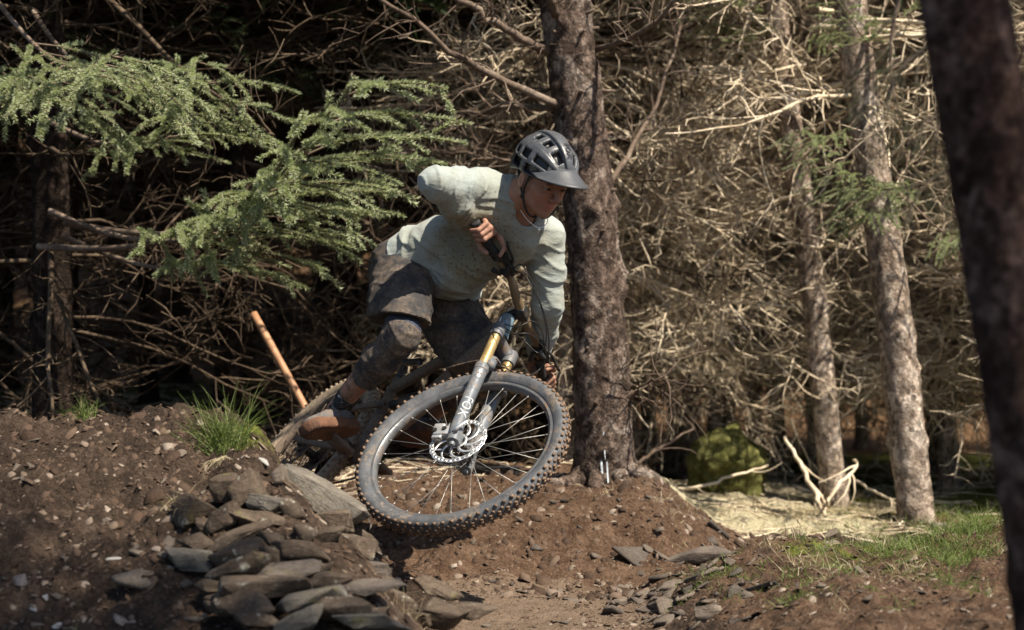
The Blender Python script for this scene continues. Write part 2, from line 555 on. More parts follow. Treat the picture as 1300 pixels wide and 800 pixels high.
M_twig = twig_material('dead_twigs', (0.33, 0.26, 0.175), (0.60, 0.50, 0.37), (0.78, 0.69, 0.55))  # twig colour lightened so the thicket looks sunlit
M_twig_dark = twig_material('dead_twigs_shade_tint', (0.030, 0.020, 0.014), (0.075, 0.053, 0.036), (0.16, 0.12, 0.085))  # the same dead wood, darkened in colour to stand for shade
M_limb = twig_material('dead_limbs', (0.06, 0.04, 0.03), (0.13, 0.095, 0.072), (0.30, 0.245, 0.20))
def needle_material(name, c0, c1, c2):
    b = MatB(name, 0.62, 0, 0.3)
    b.base(b.ramp(b.math('ADD', b.math('MULTIPLY', b.noise(9, 4), 0.6), b.math('MULTIPLY', b.noise(120, 2), 0.4)), [(0.32, c0), (0.5, c1), (0.68, c2)]))
    tr = b.nt.nodes.new('ShaderNodeBsdfTranslucent')
    tr.inputs['Color'].default_value = (c1[0] * 1.2, c1[1] * 1.3, c1[2] * 0.8, 1)
    ms = b.nt.nodes.new('ShaderNodeMixShader'); ms.inputs[0].default_value = 0.35
    out = b.nt.nodes['Material Output']
    b.L(b.b.outputs[0], ms.inputs[1]); b.L(tr.outputs[0], ms.inputs[2]); b.L(ms.outputs[0], out.inputs['Surface'])
    return b.m
M_needle = needle_material('spruce_needles', (0.15, 0.17, 0.10), (0.34, 0.375, 0.235), (0.56, 0.59, 0.42))  # needle colour raised so the sprays look sunlit
M_needle_d = needle_material('spruce_needles_shade_tint', (0.018, 0.032, 0.014), (0.042, 0.066, 0.028), (0.075, 0.105, 0.046))  # needle green darkened to stand for shade

def trunk_mesh(name, pts, rad, mat, sides=40, step=0.03, seed=0, knots=18, flare=0.0, fine_to=4.5):
    """trunk along a spline (world points); returns mesh relative to the first point"""
    pts = [A(p) for p in pts]
    L = sum(np.linalg.norm(pts[i + 1] - pts[i]) for i in range(len(pts) - 1))
    nfine = int(min(fine_to, L) / step); nc = max(2, int((L - min(fine_to, L)) / 0.35))
    s = np.concatenate([np.linspace(0, min(fine_to, L) / L, nfine, endpoint=False), np.linspace(min(fine_to, L) / L, 1, nc)])
    dense = spline(pts, 400); ds = np.concatenate([[0], np.cumsum(np.linalg.norm(np.diff(dense, axis=0), axis=1))]); ds /= ds[-1]
    C = np.stack([np.interp(s, ds, dense[:, i]) for i in range(3)], -1)
    R = np.interp(s, np.linspace(0, 1, len(rad)), rad)
    R = R + flare * np.exp(-s * L / 0.16)
    ang = np.linspace(0, 2 * np.pi, sides, endpoint=False)
    dirv = np.stack([np.cos(ang), np.sin(ang), np.zeros_like(ang)], -1)
    Vp = C[:, None, :] + dirv[None] * R[:, None, None]
    q = Vp.reshape(-1, 3)
    disp = 0.11 * fbm(q * np.array([9, 9, 6.0]) + seed, 3, seed) + 0.11 * np.abs(fbm(q * np.array([34, 34, 26.0]), 3, seed + 5))
    disp = disp.reshape(len(s), sides)
    if flare:
        disp += (0.30 * np.cos(ang * 5 + seed) * np.exp(-s * L / 0.14)[:, None])
    rr = random.Random(seed)
    zz = s * L
    for _ in range(knots):
        kz = rr.uniform(0.15, min(fine_to, L)); ka = rr.uniform(0, 2 * np.pi)
        da = (ang - ka + np.pi) % (2 * np.pi) - np.pi
        e = np.exp(-((zz - kz)[:, None] ** 2) / 0.0010 - (da[None] ** 2) / 0.05)
        disp += e * rr.uniform(0.12, 0.28)
    Vp = C[:, None, :] + dirv[None] * (R[:, None] * (1 + disp))[:, :, None]
    i = np.arange(len(s) * sides).reshape(len(s), sides)
    F = np.stack([i[:-1], np.roll(i[:-1], -1, 1), np.roll(i[1:], -1, 1), i[1:]], -1).reshape(-1, 4)
    return np_mesh(name, Vp.reshape(-1, 3) - pts[0], [F, i[-1:]], mat)

def grow(PP, n, lmin, lmax, K, spread, seed, curl=0.25, tmin=0.15, tmax=1.0, zflat=0.5, droop=0.0):
    """n side shoots on every parent polyline (N,K,3)"""
    r = np.random.default_rng(seed)
    N, Kp, _ = PP.shape
    t = r.uniform(tmin, tmax, (N, n)) * (Kp - 1 - 1e-3)
    i = t.astype(int); f = (t - i)[..., None]
    ii = np.arange(N)[:, None]
    base = PP[ii, i] * (1 - f) + PP[ii, i + 1] * f
    tan = PP[ii, i + 1] - PP[ii, i]; tan /= np.linalg.norm(tan, axis=2, keepdims=True) + 1e-9
    side = r.normal(size=(N, n, 3)); side[..., 2] *= zflat
    side -= (side * tan).sum(2, keepdims=True) * tan
    side /= np.linalg.norm(side, axis=2, keepdims=True) + 1e-9
    a = r.uniform(spread * 0.6, spread * 1.3, (N, n, 1))
    d = tan * np.cos(a) + side * np.sin(a)
    L = r.uniform(lmin, lmax, (N, n)) * (1 - 0.45 * t / Kp)
    base = base.reshape(-1, 3); d = d.reshape(-1, 3); L = L.reshape(-1)
    out = [base]; cur = base; dd = d
    bend = r.normal(size=d.shape) * curl
    for k in range(1, K):
        dd = dd + bend / K + r.normal(size=d.shape) * curl * 0.35; dd[:, 2] -= droop / K
        dd /= np.linalg.norm(dd, axis=1, keepdims=True)
        cur = cur + dd * (L / (K - 1))[:, None]
        out.append(cur)
    return np.stack(out, 1)
def tube_set(mb, PP, r0, r1, sides, m=0, rnd=0.3, seed=0):
    r = np.random.default_rng(seed)
    N, Kp, _ = PP.shape
    R = np.linspace(r0, r1, Kp)[None] * r.uniform(1 - rnd, 1 + rnd, (N, 1))
    V, F = tubes(PP, R, sides); mb.add(V, F, m)

def dead_branches_mesh(name, seed, n=52, zlo=0.35, zhi=4.6, lmin=0.7, lmax=1.7, trunk_r=0.06, mat=None, nsec=9, nter=4, lean=(0, 0), thick=1.0):
    r = np.random.default_rng(seed)
    az = r.uniform(0, 2 * np.pi, n); z = r.uniform(zlo, zhi, n)
    d = np.stack([np.cos(az), np.sin(az), r.uniform(-0.25, 0.22, n)], -1)
    base = np.stack([np.cos(az) * trunk_r * 0.7 + lean[0] * z, np.sin(az) * trunk_r * 0.7 + lean[1] * z, z], -1)
    L = r.uniform(lmin, lmax, n)
    Kp = 9
    cur = base; dd = d / np.linalg.norm(d, axis=1, keepdims=True); out = [base]
    bend = r.normal(size=d.shape) * 0.35
    for k in range(1, Kp):
        dd = dd + bend / Kp + r.normal(size=d.shape) * 0.09
        dd[:, 2] += (-0.10 if k < 5 else 0.07)
        dd /= np.linalg.norm(dd, axis=1, keepdims=True)
        cur = cur + dd * (L / (Kp - 1))[:, None]; out.append(cur)
    PP = np.stack(out, 1)
    S1 = grow(PP, nsec, 0.18, 0.62, 6, 0.95, seed + 1, 0.55, zflat=0.55)
    S2 = grow(S1, nter, 0.06, 0.24, 4, 0.9, seed + 2, 0.6, zflat=0.8)
    mb = MB()
    tube_set(mb, PP, 0.0095 * thick, 0.0032 * thick, 5, 0, 0.35, seed)
    tube_set(mb, S1, 0.0046 * thick, 0.0020 * thick, 3, 0, 0.3, seed + 1)
    tube_set(mb, S2, 0.0028 * thick, 0.0015 * thick, 3, 0, 0.3, seed + 2)
    V = np.concatenate(mb.V); F = np.concatenate([f for f in mb.F if f.shape[1] == 4])
    return np_mesh(name, V, F, mat or M_twig)
DEAD = [dead_branches_mesh('dead_branches', 100 + 10 * i, n=100, mat=M_twig, nsec=16, nter=6, thick=1.0, zlo=0.8, zhi=4.8, lmax=1.35) for i in range(3)]
DEAD_S = dead_branches_mesh('dead_branches', 180, n=34, mat=M_twig, nsec=8, nter=4, lmin=0.4, lmax=1.0, zlo=1.3, thick=1.2)
DEAD_D = [dead_branches_mesh('dead_branches', 200 + 10 * i, n=70, mat=M_twig_dark, nsec=10, thick=1.3) for i in range(3)]
THIN = [trunk_mesh('trunk', [(0, 0, -0.2), (0.02, 0.01, 2.0), (-0.02, 0.02, 5.0), (0, 0, 9.0)], [0.062, 0.05, 0.02], M_bark_pale if i < 2 else M_bark_dark, 14, 0.08, 40 + i, 8, 0.02, 3.0) for i in range(4)]

# ---- live spruce sprays
def needles_on(PP, per_m, nl, nw, seed, K_=None, flat=0.35):
    """thin needles around polylines (N,K,3) -> V, F tris"""
    r = np.random.default_rng(seed)
    N, Kp, _ = PP.shape
    seg = np.linalg.norm(PP[:, 1:] - PP[:, :-1], axis=2)
    cnt = np.maximum(1, (seg.sum(1) * per_m)).astype(int)
    idx = np.repeat(np.arange(N), cnt); M = len(idx)
    t = r.uniform(0, 1, M) * (Kp - 1 - 1e-3); i = t.astype(int); f = (t - i)[:, None]
    b = PP[idx, i] * (1 - f) + PP[idx, i + 1] * f
    tan = PP[idx, i + 1] - PP[idx, i]; tan /= np.linalg.norm(tan, axis=1, keepdims=True) + 1e-9
    side = r.normal(size=(M, 3)); side[:, 2] = np.abs(side[:, 2]) * 0.9 - 0.25
    side -= (side * tan).sum(1, keepdims=True) * tan; side /= np.linalg.norm(side, axis=1, keepdims=True) + 1e-9
    d = tan * r.uniform(0.45, 0.9, (M, 1)) + side; d /= np.linalg.norm(d, axis=1, keepdims=True)
    w = np.cross(d, r.normal(size=(M, 3))); w /= np.linalg.norm(w, axis=1, keepdims=True) + 1e-9
    L = r.uniform(0.75, 1.15, (M, 1)) * nl
    V = np.stack([b - w * nw / 2, b + w * nw / 2, b + d * L * 0.75 + w * nw * 0.4, b + d * L], 1).reshape(-1, 3)
    k = np.arange(M) * 4
    F = np.stack([k, k + 1, k + 2, k + 3], -1)
    return V, F
def spray_mesh(name, seed, L=1.25, nsec=15, hang=0.35, per_m=520, mats=None, bare=0.25, nl=0.017, nw=0.0021, nter=7):
    """one spruce branch along +X with side shoots and needles"""
    r = np.random.default_rng(seed)
    x = np.linspace(0, 1, 11)
    main = np.stack([x * L, 0.05 * np.sin(x * 3 + seed) * L, (-0.14 * np.sin(x * 2.6) + 0.12 * x ** 3) * L], -1)[None]
    S1 = []
    for q in range(nsec * 2):
        t = bare + (1 - bare) * (q // 2 + 0.3 + 0.4 * r.random()) / nsec
        t = min(t, 0.985); i = min(9, int(t * 10)); f = t * 10 - i
        b = main[0, i] * (1 - f) + main[0, i + 1] * f
        sd = 1 if q % 2 else -1
        l = L * (0.16 + 0.26 * math.sin(min(1, (1 - t) * 1.5 + 0.12) * math.pi * 0.6)) * r.uniform(0.75, 1.15)
        d = np.array([0.72 + 0.2 * r.random(), sd * 0.75, 0.10 + 0.2 * r.random()]); d /= np.linalg.norm(d)
        pts = [b]; cur = b
        for k in range(1, 8):
            d = d + np.array([0.03, 0, -hang * 0.22]) + r.normal(size=3) * 0.05; d /= np.linalg.norm(d)
            cur = cur + d * l / 7; pts.append(cur)
        S1.append(pts)
    S1 = np.array(S1)
    S2 = grow(S1, nter, 0.06, 0.15, 5, 0.75, seed + 3, 0.2, 0.1, 0.97, 0.35, hang)
    mb = MB()
    tube_set(mb, main, 0.011, 0.003, 7, 0, 0, seed); tube_set(mb, S1, 0.0036, 0.0016, 4, 0, 0.1, seed); tube_set(mb, S2, 0.0016, 0.0010, 3, 0, 0.1, seed)
    tipm = main[:, 5:]
    for PP, pm in ((tipm, per_m), (S1[:, 1:], per_m), (S2, per_m)):
        V, F = needles_on(PP, pm, nl, nw, seed + 7); mb.add(V, F, 1)
    V = np.concatenate(mb.V); F = np.concatenate([f for f in mb.F]); fm = np.concatenate(mb.M)
    return np_mesh(name, V, F, mats or [M_limb, M_needle], False, fm)
SPRAY = [spray_mesh('branch', 300 + i, nsec=8, nter=4, per_m=1500, nw=0.0030, nl=0.0150, hang=0.45, bare=0.40) for i in range(3)]
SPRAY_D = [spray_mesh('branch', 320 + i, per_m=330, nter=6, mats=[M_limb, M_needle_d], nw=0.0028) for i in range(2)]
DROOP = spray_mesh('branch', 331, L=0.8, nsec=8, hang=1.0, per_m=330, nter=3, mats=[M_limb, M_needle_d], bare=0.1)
def place_branch(me, root, p0, p1, roll=0.0, L=1.25, name='branch'):
    """a branch object from p0 to p1 (world), parented to a tree"""
    p0, p1 = Vector(p0), Vector(p1)
    x = (p1 - p0); s = x.length / L; x.normalize()
    z = Vector((0, 0, 1)); z = (z - z.dot(x) * x).normalized(); y = z.cross(x)
    Mx = Matrix((x, y, z)).transposed().to_4x4() @ Matrix.Rotation(roll, 4, 'X')
    o = obj(name, me, root)
    o.matrix_local = Matrix.Translation(p0 - root.location) @ Mx @ Matrix.Scale(s, 4)
    return o
def crown_mesh(name, seed, zlo, zhi, rad, n=110, per=120, mat=None):
    """high crown: whorls of drooping sprays made of many narrow needle tufts"""
    r = np.random.default_rng(seed)
    az = r.uniform(0, 2 * np.pi, n); z = r.uniform(zlo, zhi, n)
    L = rad * (1.05 - 0.75 * (z - zlo) / (zhi - zlo)) * r.uniform(0.75, 1.15, n)
    Kp = 7; tt = np.linspace(0, 1, Kp)
    d = np.stack([np.cos(az), np.sin(az)], -1)
    PP = np.stack([np.concatenate([d[i][None] * tt[:, None] * L[i], (z[i] - 0.35 * L[i] * np.sin(tt * 2.2) + 0.1 * L[i] * tt ** 2)[:, None]], 1) for i in range(n)])
    S1 = grow(PP, 14, 0.25, 0.75, 4, 0.85, seed, 0.15, 0.15, 1.0, 0.3, 0.5)
    mb = MB()
    tube_set(mb, PP, 0.014, 0.004, 4, 0)
    V, F = needles_on(S1, per / 3, 0.085, 0.026, seed + 1); mb.add(V, F, 1)
    V, F = needles_on(PP[:, 2:], per / 3, 0.085, 0.026, seed + 2); mb.add(V, F, 1)
    V = np.concatenate(mb.V); F = np.concatenate(mb.F); fm = np.concatenate(mb.M)
    return np_mesh(name, V, F, [M_limb, mat or M_needle_d], False, fm)
CROWN = [crown_mesh('crown', 400 + i, 5.0, 10.5, 1.85, n=180) for i in range(2)]

def tree(loc, label, cat='tree', group=None, name='spruce_tree'):
    return thing(name, loc, label, cat, group)

# the broad trunk behind the rider
tb = P(769, 622, 8.4)
t1 = tree(tb, 'broad brown spruce trunk rising right behind the rider, painted streaks at its foot')
axis_t = [tb + Vector((0, 0, -0.25)), P(765, 500, 8.4), P(752, 300, 8.4), P(733, 130, 8.4), P(716, 0, 8.4), P(660, -420, 8.5), P(560, -2200, 8.6)]
o = obj('trunk', trunk_mesh('trunk', axis_t, [0.122, 0.106, 0.101, 0.092, 0.088, 0.085, 0.03], M_bark, 64, 0.016, 3, 46, 0.05), t1); o.location = axis_t[0] - tb
LIMBS = [
    ([(716, 137, 8.38), (660, 112, 8.2), (600, 82, 8.05), (545, 45, 7.95), (478, -6, 7.9)], 0.020, 0.008, 1),
    ([(706, 70, 8.38), (668, 52, 8.3), (622, 26, 8.2), (570, -12, 8.1)], 0.023, 0.012, 2),
    ([(722, 138, 8.45), (640, 136, 8.8), (585, 146, 9.1), (522, 126, 9.3)], 0.016, 0.006, 3),
    ([(755, 64, 8.38), (800, 48, 8.2), (835, 24, 8.1), (862, -10, 8.0)], 0.014, 0.008, 4),
    ([(772, 236, 8.45), (806, 182, 8.7), (838, 118, 8.9), (872, 22, 9.1)], 0.013, 0.006, 5),
    ([(706, 20, 8.3), (690, -20, 8.2), (640, -60, 8.1)], 0.02, 0.01, 6),
    ([(722, 215, 8.45), (650, 205, 8.9), (560, 190, 9.2), (500, 200, 9.5)], 0.010, 0.004, 7),
    ([(790, 520, 8.4), (815, 490, 8.3), (850, 480, 8.2)], 0.008, 0.003, 8),
    ([(716, 100, 8.42), (690, 118, 8.6), (600, 150, 8.9), (520, 185, 9.2)], 0.009, 0.003, 9),
]
for pts, r0, r1, sd in LIMBS:
    q = spline([P(*p) for p in pts], 14)
    q = q + 0.012 * np.random.default_rng(sd).normal(size=q.shape) * np.linspace(0, 1, 14)[:, None]
    mb = MB(); mb.tube(q, np.linspace(r0, r1, 14), 8)
    S1 = grow(q[None], 12, 0.15, 0.5, 6, 0.9, sd + 50, 0.5); tube_set(mb, S1, 0.0042, 0.0016, 4, 0, 0.3, sd)
    S2 = grow(S1, 3, 0.08, 0.22, 4, 0.9, sd + 60, 0.6); tube_set(mb, S2, 0.0022, 0.0012, 3, 0, 0.3, sd)
    mb.build('branch', M_limb, t1, tuple(tb))
# roots running down into the bank
for i, (a, l) in enumerate(((-0.2, 0.42), (0.5, 0.34), (1.1, 0.30), (1.75, 0.36), (2.5, 0.40), (3.3, 0.38))):
    dr = Vector((math.cos(a), -math.sin(a), 0)); pts = []
    for t in np.linspace(0, 1, 8):
        q = tb + dr * (0.05 + l * t) + Vector((0.02 * math.sin(t * 5 + i), 0, 0))
        q.z = max(gz(q.x, q.y) - 0.004 - 0.03 * t, tb.z + 0.09 * (1 - t) ** 2 - 0.6 * t) + 0.05 * (1 - t) ** 2
        pts.append(q)
    mb = MB(); mb.tube(spline(pts, 16), np.linspace(0.048, 0.010, 16) * (1 + 0.15 * np.sin(np.arange(16) * 1.7 + i)), 10); mb.build('root', M_bark, t1, tuple(tb))
# stubs of shed branches and pale painted streaks on that trunk
rs_ = random.Random(4)
for i in range(26):
    v = rs_.uniform(20, 570); a = rs_.uniform(-0.4, math.pi + 0.4)
    cu = float(np.interp(v, [0, 130, 300, 500, 622], [716, 733, 752, 765, 769]))
    c = P(cu, v, 8.4); dr = Vector((math.cos(a), -math.sin(a), rs_.uniform(-0.1, 0.3))).normalized()
    mb = MB(); l = rs_.uniform(0.015, 0.07)
    mb.tube([c + dr * 0.07, c + dr * (0.100 + l * 0.4), c + dr * (0.100 + l)], [0.013, 0.008, 0.005], 7); mb.build('branch_stub', M_limb, t1, tuple(tb))
M_paint = simple('pale_paint', (0.50, 0.55, 0.60), 0.85, 0, 0.3, 60, 0.3)
for u0, v0, u1, v1, w in ((760, 555, 763, 612, 0.005), (768, 572, 770, 616, 0.0035), (756, 590, 758, 618, 0.003), (764, 540, 766, 580, 0.0025)):
    mb = MB(); pts = []
    for t in np.linspace(0, 1, 9):
        c = P(u0 + (u1 - u0) * t, v0 + (v1 - v0) * t, 8.4); c.y -= 0.114 + 0.055 * t * t + 0.004 * math.sin(t * 9)
        pts.append(c)
    mb.tube(pts, [w * (0.4 + 0.6 * math.sin(0.3 + 2.5 * t)) for t in np.linspace(0, 1, 9)], 8); o = mb.build('paint_streak', M_paint, t1, tuple(tb))

# pale trunk at the mossy hollow
def std_tree(base_uvd, top_uv, r0, r1, label, mat, seed, name='spruce_tree', sides=40, step=0.025, dead=None, group=None, knots=24, flare=0.03, rot=0, dz=0.0):
    u, v, d = base_uvd
    b = P(u, v, d); tp = P(top_uv[0], top_uv[1], d)
    dirv = (tp - b) / (tp.z - b.z)
    t = tree(b, label, 'tree', group, name)
    pts = [b - dirv * 0.3, b + dirv * 1.0 + Vector((0.012, 0, 0)), b + dirv * 2.2 + Vector((-0.015, 0, 0)), b + dirv * 4.0, b + dirv * 9.0]
    o = obj('trunk', trunk_mesh('trunk', pts, [r0, r0 * 0.92, (r0 + r1) / 2, r1, 0.02], mat, sides, step, seed, knots, flare), t)
    o.location = pts[0] - b
    if dead is not None:
        o = tag(obj('dead_branches', dead, t), kind='stuff')
        o.rotation_euler = (math.atan2(-dirv.y, 1), math.atan2(dirv.x, 1), 0)
        o.location = (0, 0, dz)
        o.rotation_euler = (0, math.atan2(dirv.x, 1), rot)
        o.rotation_mode = 'XYZ'
    return t, dirv
t2, _ = std_tree((1163, 668, 9.0), (1083, 0), 0.082, 0.052, 'pale slim spruce trunk standing on the mossy hollow', M_bark_pale, 21, dead=DEAD_S)
t3, _ = std_tree((1056, 612, 9.75), (994, 60), 0.062, 0.046, 'sunlit pale trunk half buried in the thicket of dead branches', M_bark_pale, 22, dead=DEAD_S, rot=1.0)
# near trunk framing the right edge
t4, dv4 = std_tree((1352, 800, 3.5), (1214, 0), 0.080, 0.064, 'dark close trunk leaning along the edge of the slate bank', M_bark_red, 23, sides=48, step=0.02, flare=0.05)
# dark trunk on the shaded side
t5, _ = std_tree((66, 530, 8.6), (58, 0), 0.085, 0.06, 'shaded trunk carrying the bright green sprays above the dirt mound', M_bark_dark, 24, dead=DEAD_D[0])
t5['label'] = 'shaded dark spruce behind the dirt mound, carrying bright green sprays'

# bright sprays reaching out of the shade
BR = [  # tree, mesh, from (u,v,d), to (u,v,d), roll
    (2, (75, 285, 8.4), (400, 172, 7.3), 0.2),
    (0, (70, 310, 8.5), (440, 128, 7.4), 0.15), (1, (75, 270, 8.4), (365, 215, 7.3), -0.1), (2, (75, 300, 8.4), (345, 275, 7.5), 0.0),
    (1, (66, 150, 8.5), (250, 120, 7.4), 0.1), (0, (60, 20, 8.4), (235, 85, 7.4), -0.2), (2, (-60, -60, 8.0), (150, 90, 7.0), 0.1),
    (1, (-60, -20, 8.2), (60, 120, 7.2), 0.0),
]
for k, a, b, roll in BR:
    place_branch(SPRAY[k], t5, P(*a), P(*b), roll)
# darker spruces filling the shade up on that side
rr = random.Random(11)
DK = [(-0.9, 10.6), (-2.3, 10.2), (-3.6, 9.6), (-1.7, 12.0), (-3.2, 12.4), (-0.1, 11.8), (-4.6, 11.0), (-2.4, 14.2), (-0.6, 14.4), (-4.4, 14.4)]
DARK_LABELS = 'dark spruce deep in the shaded stand behind the mound'
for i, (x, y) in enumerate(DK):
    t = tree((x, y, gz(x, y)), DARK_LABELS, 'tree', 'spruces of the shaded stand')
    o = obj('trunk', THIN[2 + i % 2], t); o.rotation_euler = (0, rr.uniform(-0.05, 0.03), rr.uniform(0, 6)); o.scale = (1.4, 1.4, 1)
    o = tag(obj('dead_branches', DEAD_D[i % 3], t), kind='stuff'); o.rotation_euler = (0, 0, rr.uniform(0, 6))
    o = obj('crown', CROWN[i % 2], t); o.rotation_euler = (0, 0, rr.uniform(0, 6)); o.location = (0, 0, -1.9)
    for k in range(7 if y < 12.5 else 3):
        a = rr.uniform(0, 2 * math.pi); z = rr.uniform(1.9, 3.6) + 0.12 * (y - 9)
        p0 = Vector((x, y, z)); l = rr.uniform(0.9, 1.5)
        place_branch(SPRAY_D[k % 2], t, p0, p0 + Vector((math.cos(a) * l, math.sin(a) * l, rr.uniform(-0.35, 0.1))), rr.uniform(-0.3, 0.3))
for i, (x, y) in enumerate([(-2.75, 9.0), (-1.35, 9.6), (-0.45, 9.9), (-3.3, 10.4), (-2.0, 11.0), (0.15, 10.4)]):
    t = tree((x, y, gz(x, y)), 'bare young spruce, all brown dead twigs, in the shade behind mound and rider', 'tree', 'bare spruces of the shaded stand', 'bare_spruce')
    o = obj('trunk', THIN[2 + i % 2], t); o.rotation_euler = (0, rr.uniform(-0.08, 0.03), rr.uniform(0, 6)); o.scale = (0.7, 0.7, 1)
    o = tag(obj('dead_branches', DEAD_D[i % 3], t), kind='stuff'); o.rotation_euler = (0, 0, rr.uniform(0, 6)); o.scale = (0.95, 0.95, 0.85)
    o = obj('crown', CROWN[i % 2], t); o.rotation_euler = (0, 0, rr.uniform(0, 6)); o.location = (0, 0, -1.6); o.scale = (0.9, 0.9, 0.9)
# thicket of dead lower branches on the sunny side
TK = [(0.25, 9.9), (2.75, 10.1), (2.85, 10.7), (3.3, 11.3), (0.45, 11.2), (1.25, 11.4), (1.9, 11.7), (0.3, 10.3), (0.65, 10.75), (1.55, 11.5), (2.25, 11.3), (2.75, 10.5), (3.2, 10.8), (3.5, 10.1), (1.0, 11.1), (0.55, 10.8), (1.15, 11.2), (1.75, 11.4), (2.35, 10.7), (2.9, 10.2), (1.45, 11.9), (0.8, 11.6), (2.5, 11.8), (2.9, 11.0), (0.35, 11.4), (1.0, 12.2), (1.9, 12.3), (2.75, 12.6), (3.6, 11.8), (3.3, 9.9), (0.2, 13.2), (1.4, 13.8), (2.5, 14.2), (3.7, 13.8), (4.6, 12.8)]
for i, (x, y) in enumerate(TK):
    t = tree((x, y, gz(x, y)), 'thin bare spruce lost in the sunlit tangle of dead branches', 'tree', 'bare spruces of the sunlit thicket', 'bare_spruce')
    o = obj('trunk', THIN[i % 2], t); o.rotation_euler = (0, rr.uniform(-0.12, 0.0), rr.uniform(0, 1)); o.scale = (0.7, 0.7, 1)
    o = tag(obj('dead_branches', DEAD[i % 3], t), kind='stuff'); o.rotation_euler = (0, 0, rr.uniform(0, 6)); o.scale = (1, 1, 0.92)
# a stand closing the view up the slope
FK = [(rr.uniform(-9, 9), rr.uniform(16.5, 24)) for _ in range(26)]
for i, (x, y) in enumerate(FK):
    t = tree((x, y, gz(x, y)), 'far spruce up the slope at the back of the stand', 'tree', 'far spruces up the slope')
    o = obj('trunk', THIN[i % 4], t); o.scale = (1.6, 1.6, 1.1)
    o = tag(obj('dead_branches', DEAD_D[i % 3], t), kind='stuff'); o.rotation_euler = (0, 0, rr.uniform(0, 6)); o.scale = (1.3, 1.3, 1)
    if x < 0.5:
        o = obj('crown', CROWN[i % 2], t); o.rotation_euler = (0, 0, rr.uniform(0, 6)); o.location = (0, 0, -2.2)
# crowns over the near trunks
def add_crown(t, k, dz, s=1.0, rot=0.0, dx=0, dy=0):
    o = obj('crown', CROWN[k], t); o.location = (dx, dy, dz); o.scale = (s, s, 1); o.rotation_euler = (0, 0, rot)
add_crown(t1, 0, 2.0, 0.75, 0.4, -0.9)
add_crown(t5, 1, -2.3, 1.0, 1.3)
shade_spruce, _ = std_tree((4450, 950, 1.6), (4440, 0), 0.11, 0.08, 'unseen spruce added beyond the grassy bank to shade the close dark trunk', M_bark_dark, 25, sides=24, step=0.05)  # tree added out of view to keep the close trunk in shade
add_crown(shade_spruce, 0, -0.9, 0.8, 2.2); shade_spruce.children[-1].scale.z = 0.55  # crown squashed to shape the shadow it throws
# drooping dark twigs beside the near trunk
DR = [((1262, -60, 4.6), (1085, 110, 4.9)), ((1262, 60, 4.7), (1120, 175, 4.9)), ((1150, -40, 4.9), (1165, 200, 4.9)), ((1270, 120, 4.6), (1130, 250, 4.9)), ((1300, -30, 4.4), (1290, 120, 4.5)), ((1185, 120, 4.9), (1195, 255, 4.95))]
for a, b in DR:
    place_branch(DROOP, t4, P(*a), P(*b), 0.0, 0.8)
# pale green sprays caught among the thicket
for a, b in (((1170, 230, 9.0), (1040, 210, 8.5)), ((1160, 190, 9.0), (1090, 240, 8.4)), ((1165, 260, 9.0), (1230, 300, 8.4)), ((1120, 60, 9.0), (1060, 10, 8.5)), ((1010, 120, 11), (880, 20, 10.2)), ((1010, 60, 9.8), (900, -10, 9.2)), ((1000, 20, 9.8), (1080, 30, 9.2)), ((1100, 130, 9.0), (1010, 175, 8.6)), ((1150, 215, 9.0), (1075, 275, 8.5)), ((1130, 20, 9.0), (1180, -20, 8.6))):
    place_branch(SPRAY[1], t2, P(*a), P(*b), 0.2)
print('trees done', round(time.time() - T0, 1))

# ================================================================== MOUNTAIN BIKE
S_ = unit((0.282, 0.704, 0.652))                 # up the steering axis
N_ = unit(A((-0.313, -0.575, 0.756)) - np.dot((-0.313, -0.575, 0.756), S_) * S_)   # right-hand side of the turned front end
F_ = np.cross(S_, N_)                            # where the front wheel points
HUB = A(P(587, 572, 6.6))
def FR(a, b, c):                                 # front end: sideways, up the fork, forward
    return HUB + a * N_ + b * S_ + c * F_
th = math.radians(25)
FB = math.cos(th) * F_ + math.sin(th) * N_
NB = math.cos(th) * N_ - math.sin(th) * F_
h65 = math.radians(25)
W_ = math.cos(h65) * FB - math.sin(h65) * S_     # bike's forward
V_ = math.cos(h65) * S_ + math.sin(h65) * FB     # bike's up
REAR = HUB - 1.22 * W_
BB = REAR + 0.45 * W_ - 0.015 * V_
def BK(a, b, c):                                 # frame: sideways, up, forward from the bottom bracket
    return BB + a * NB + b * V_ + c * W_

bike_loc = Vector((float(BB[0]), float(BB[1]), 0.27))
bike = thing('mountain_bike', bike_loc, 'muddy full suspension mountain bike leaned over in mid corner, front wheel off the ground', 'bicycle')
bo = tuple(bike_loc)
M_tyre = simple('tyre_rubber', (0.075, 0.079, 0.088), 0.6, 0, 0.35, 25, 0.3, mud=0.34, mudscale=11, mudcol=(0.13, 0.105, 0.085))
M_tread = simple('tyre_tread', (0.05, 0.045, 0.04), 0.85, 0, 0.3, 40, mud=0.75, mudscale=14, mudcol=(0.16, 0.105, 0.07))
M_tyre_r = simple('tyre_rubber_muddy', (0.06, 0.055, 0.05), 0.9, 0, 0.3, 25, 0.3, mud=0.9, mudscale=9, mudcol=(0.24, 0.185, 0.135))
M_rim = simple('rim_alloy', (0.15, 0.155, 0.165), 0.36, 0.45, 0.25, 30, mud=0.3, mudscale=12)
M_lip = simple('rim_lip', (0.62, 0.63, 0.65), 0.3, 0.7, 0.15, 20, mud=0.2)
M_spoke = simple('spoke_steel', (0.36, 0.35, 0.33), 0.45, 0.6, 0.1)
M_hub = simple('hub_black', (0.03, 0.03, 0.032), 0.45, 0.3, 0.2, mud=0.3)
M_rotor = simple('rotor_steel', (0.88, 0.88, 0.87), 0.36, 0.85, 0.08)
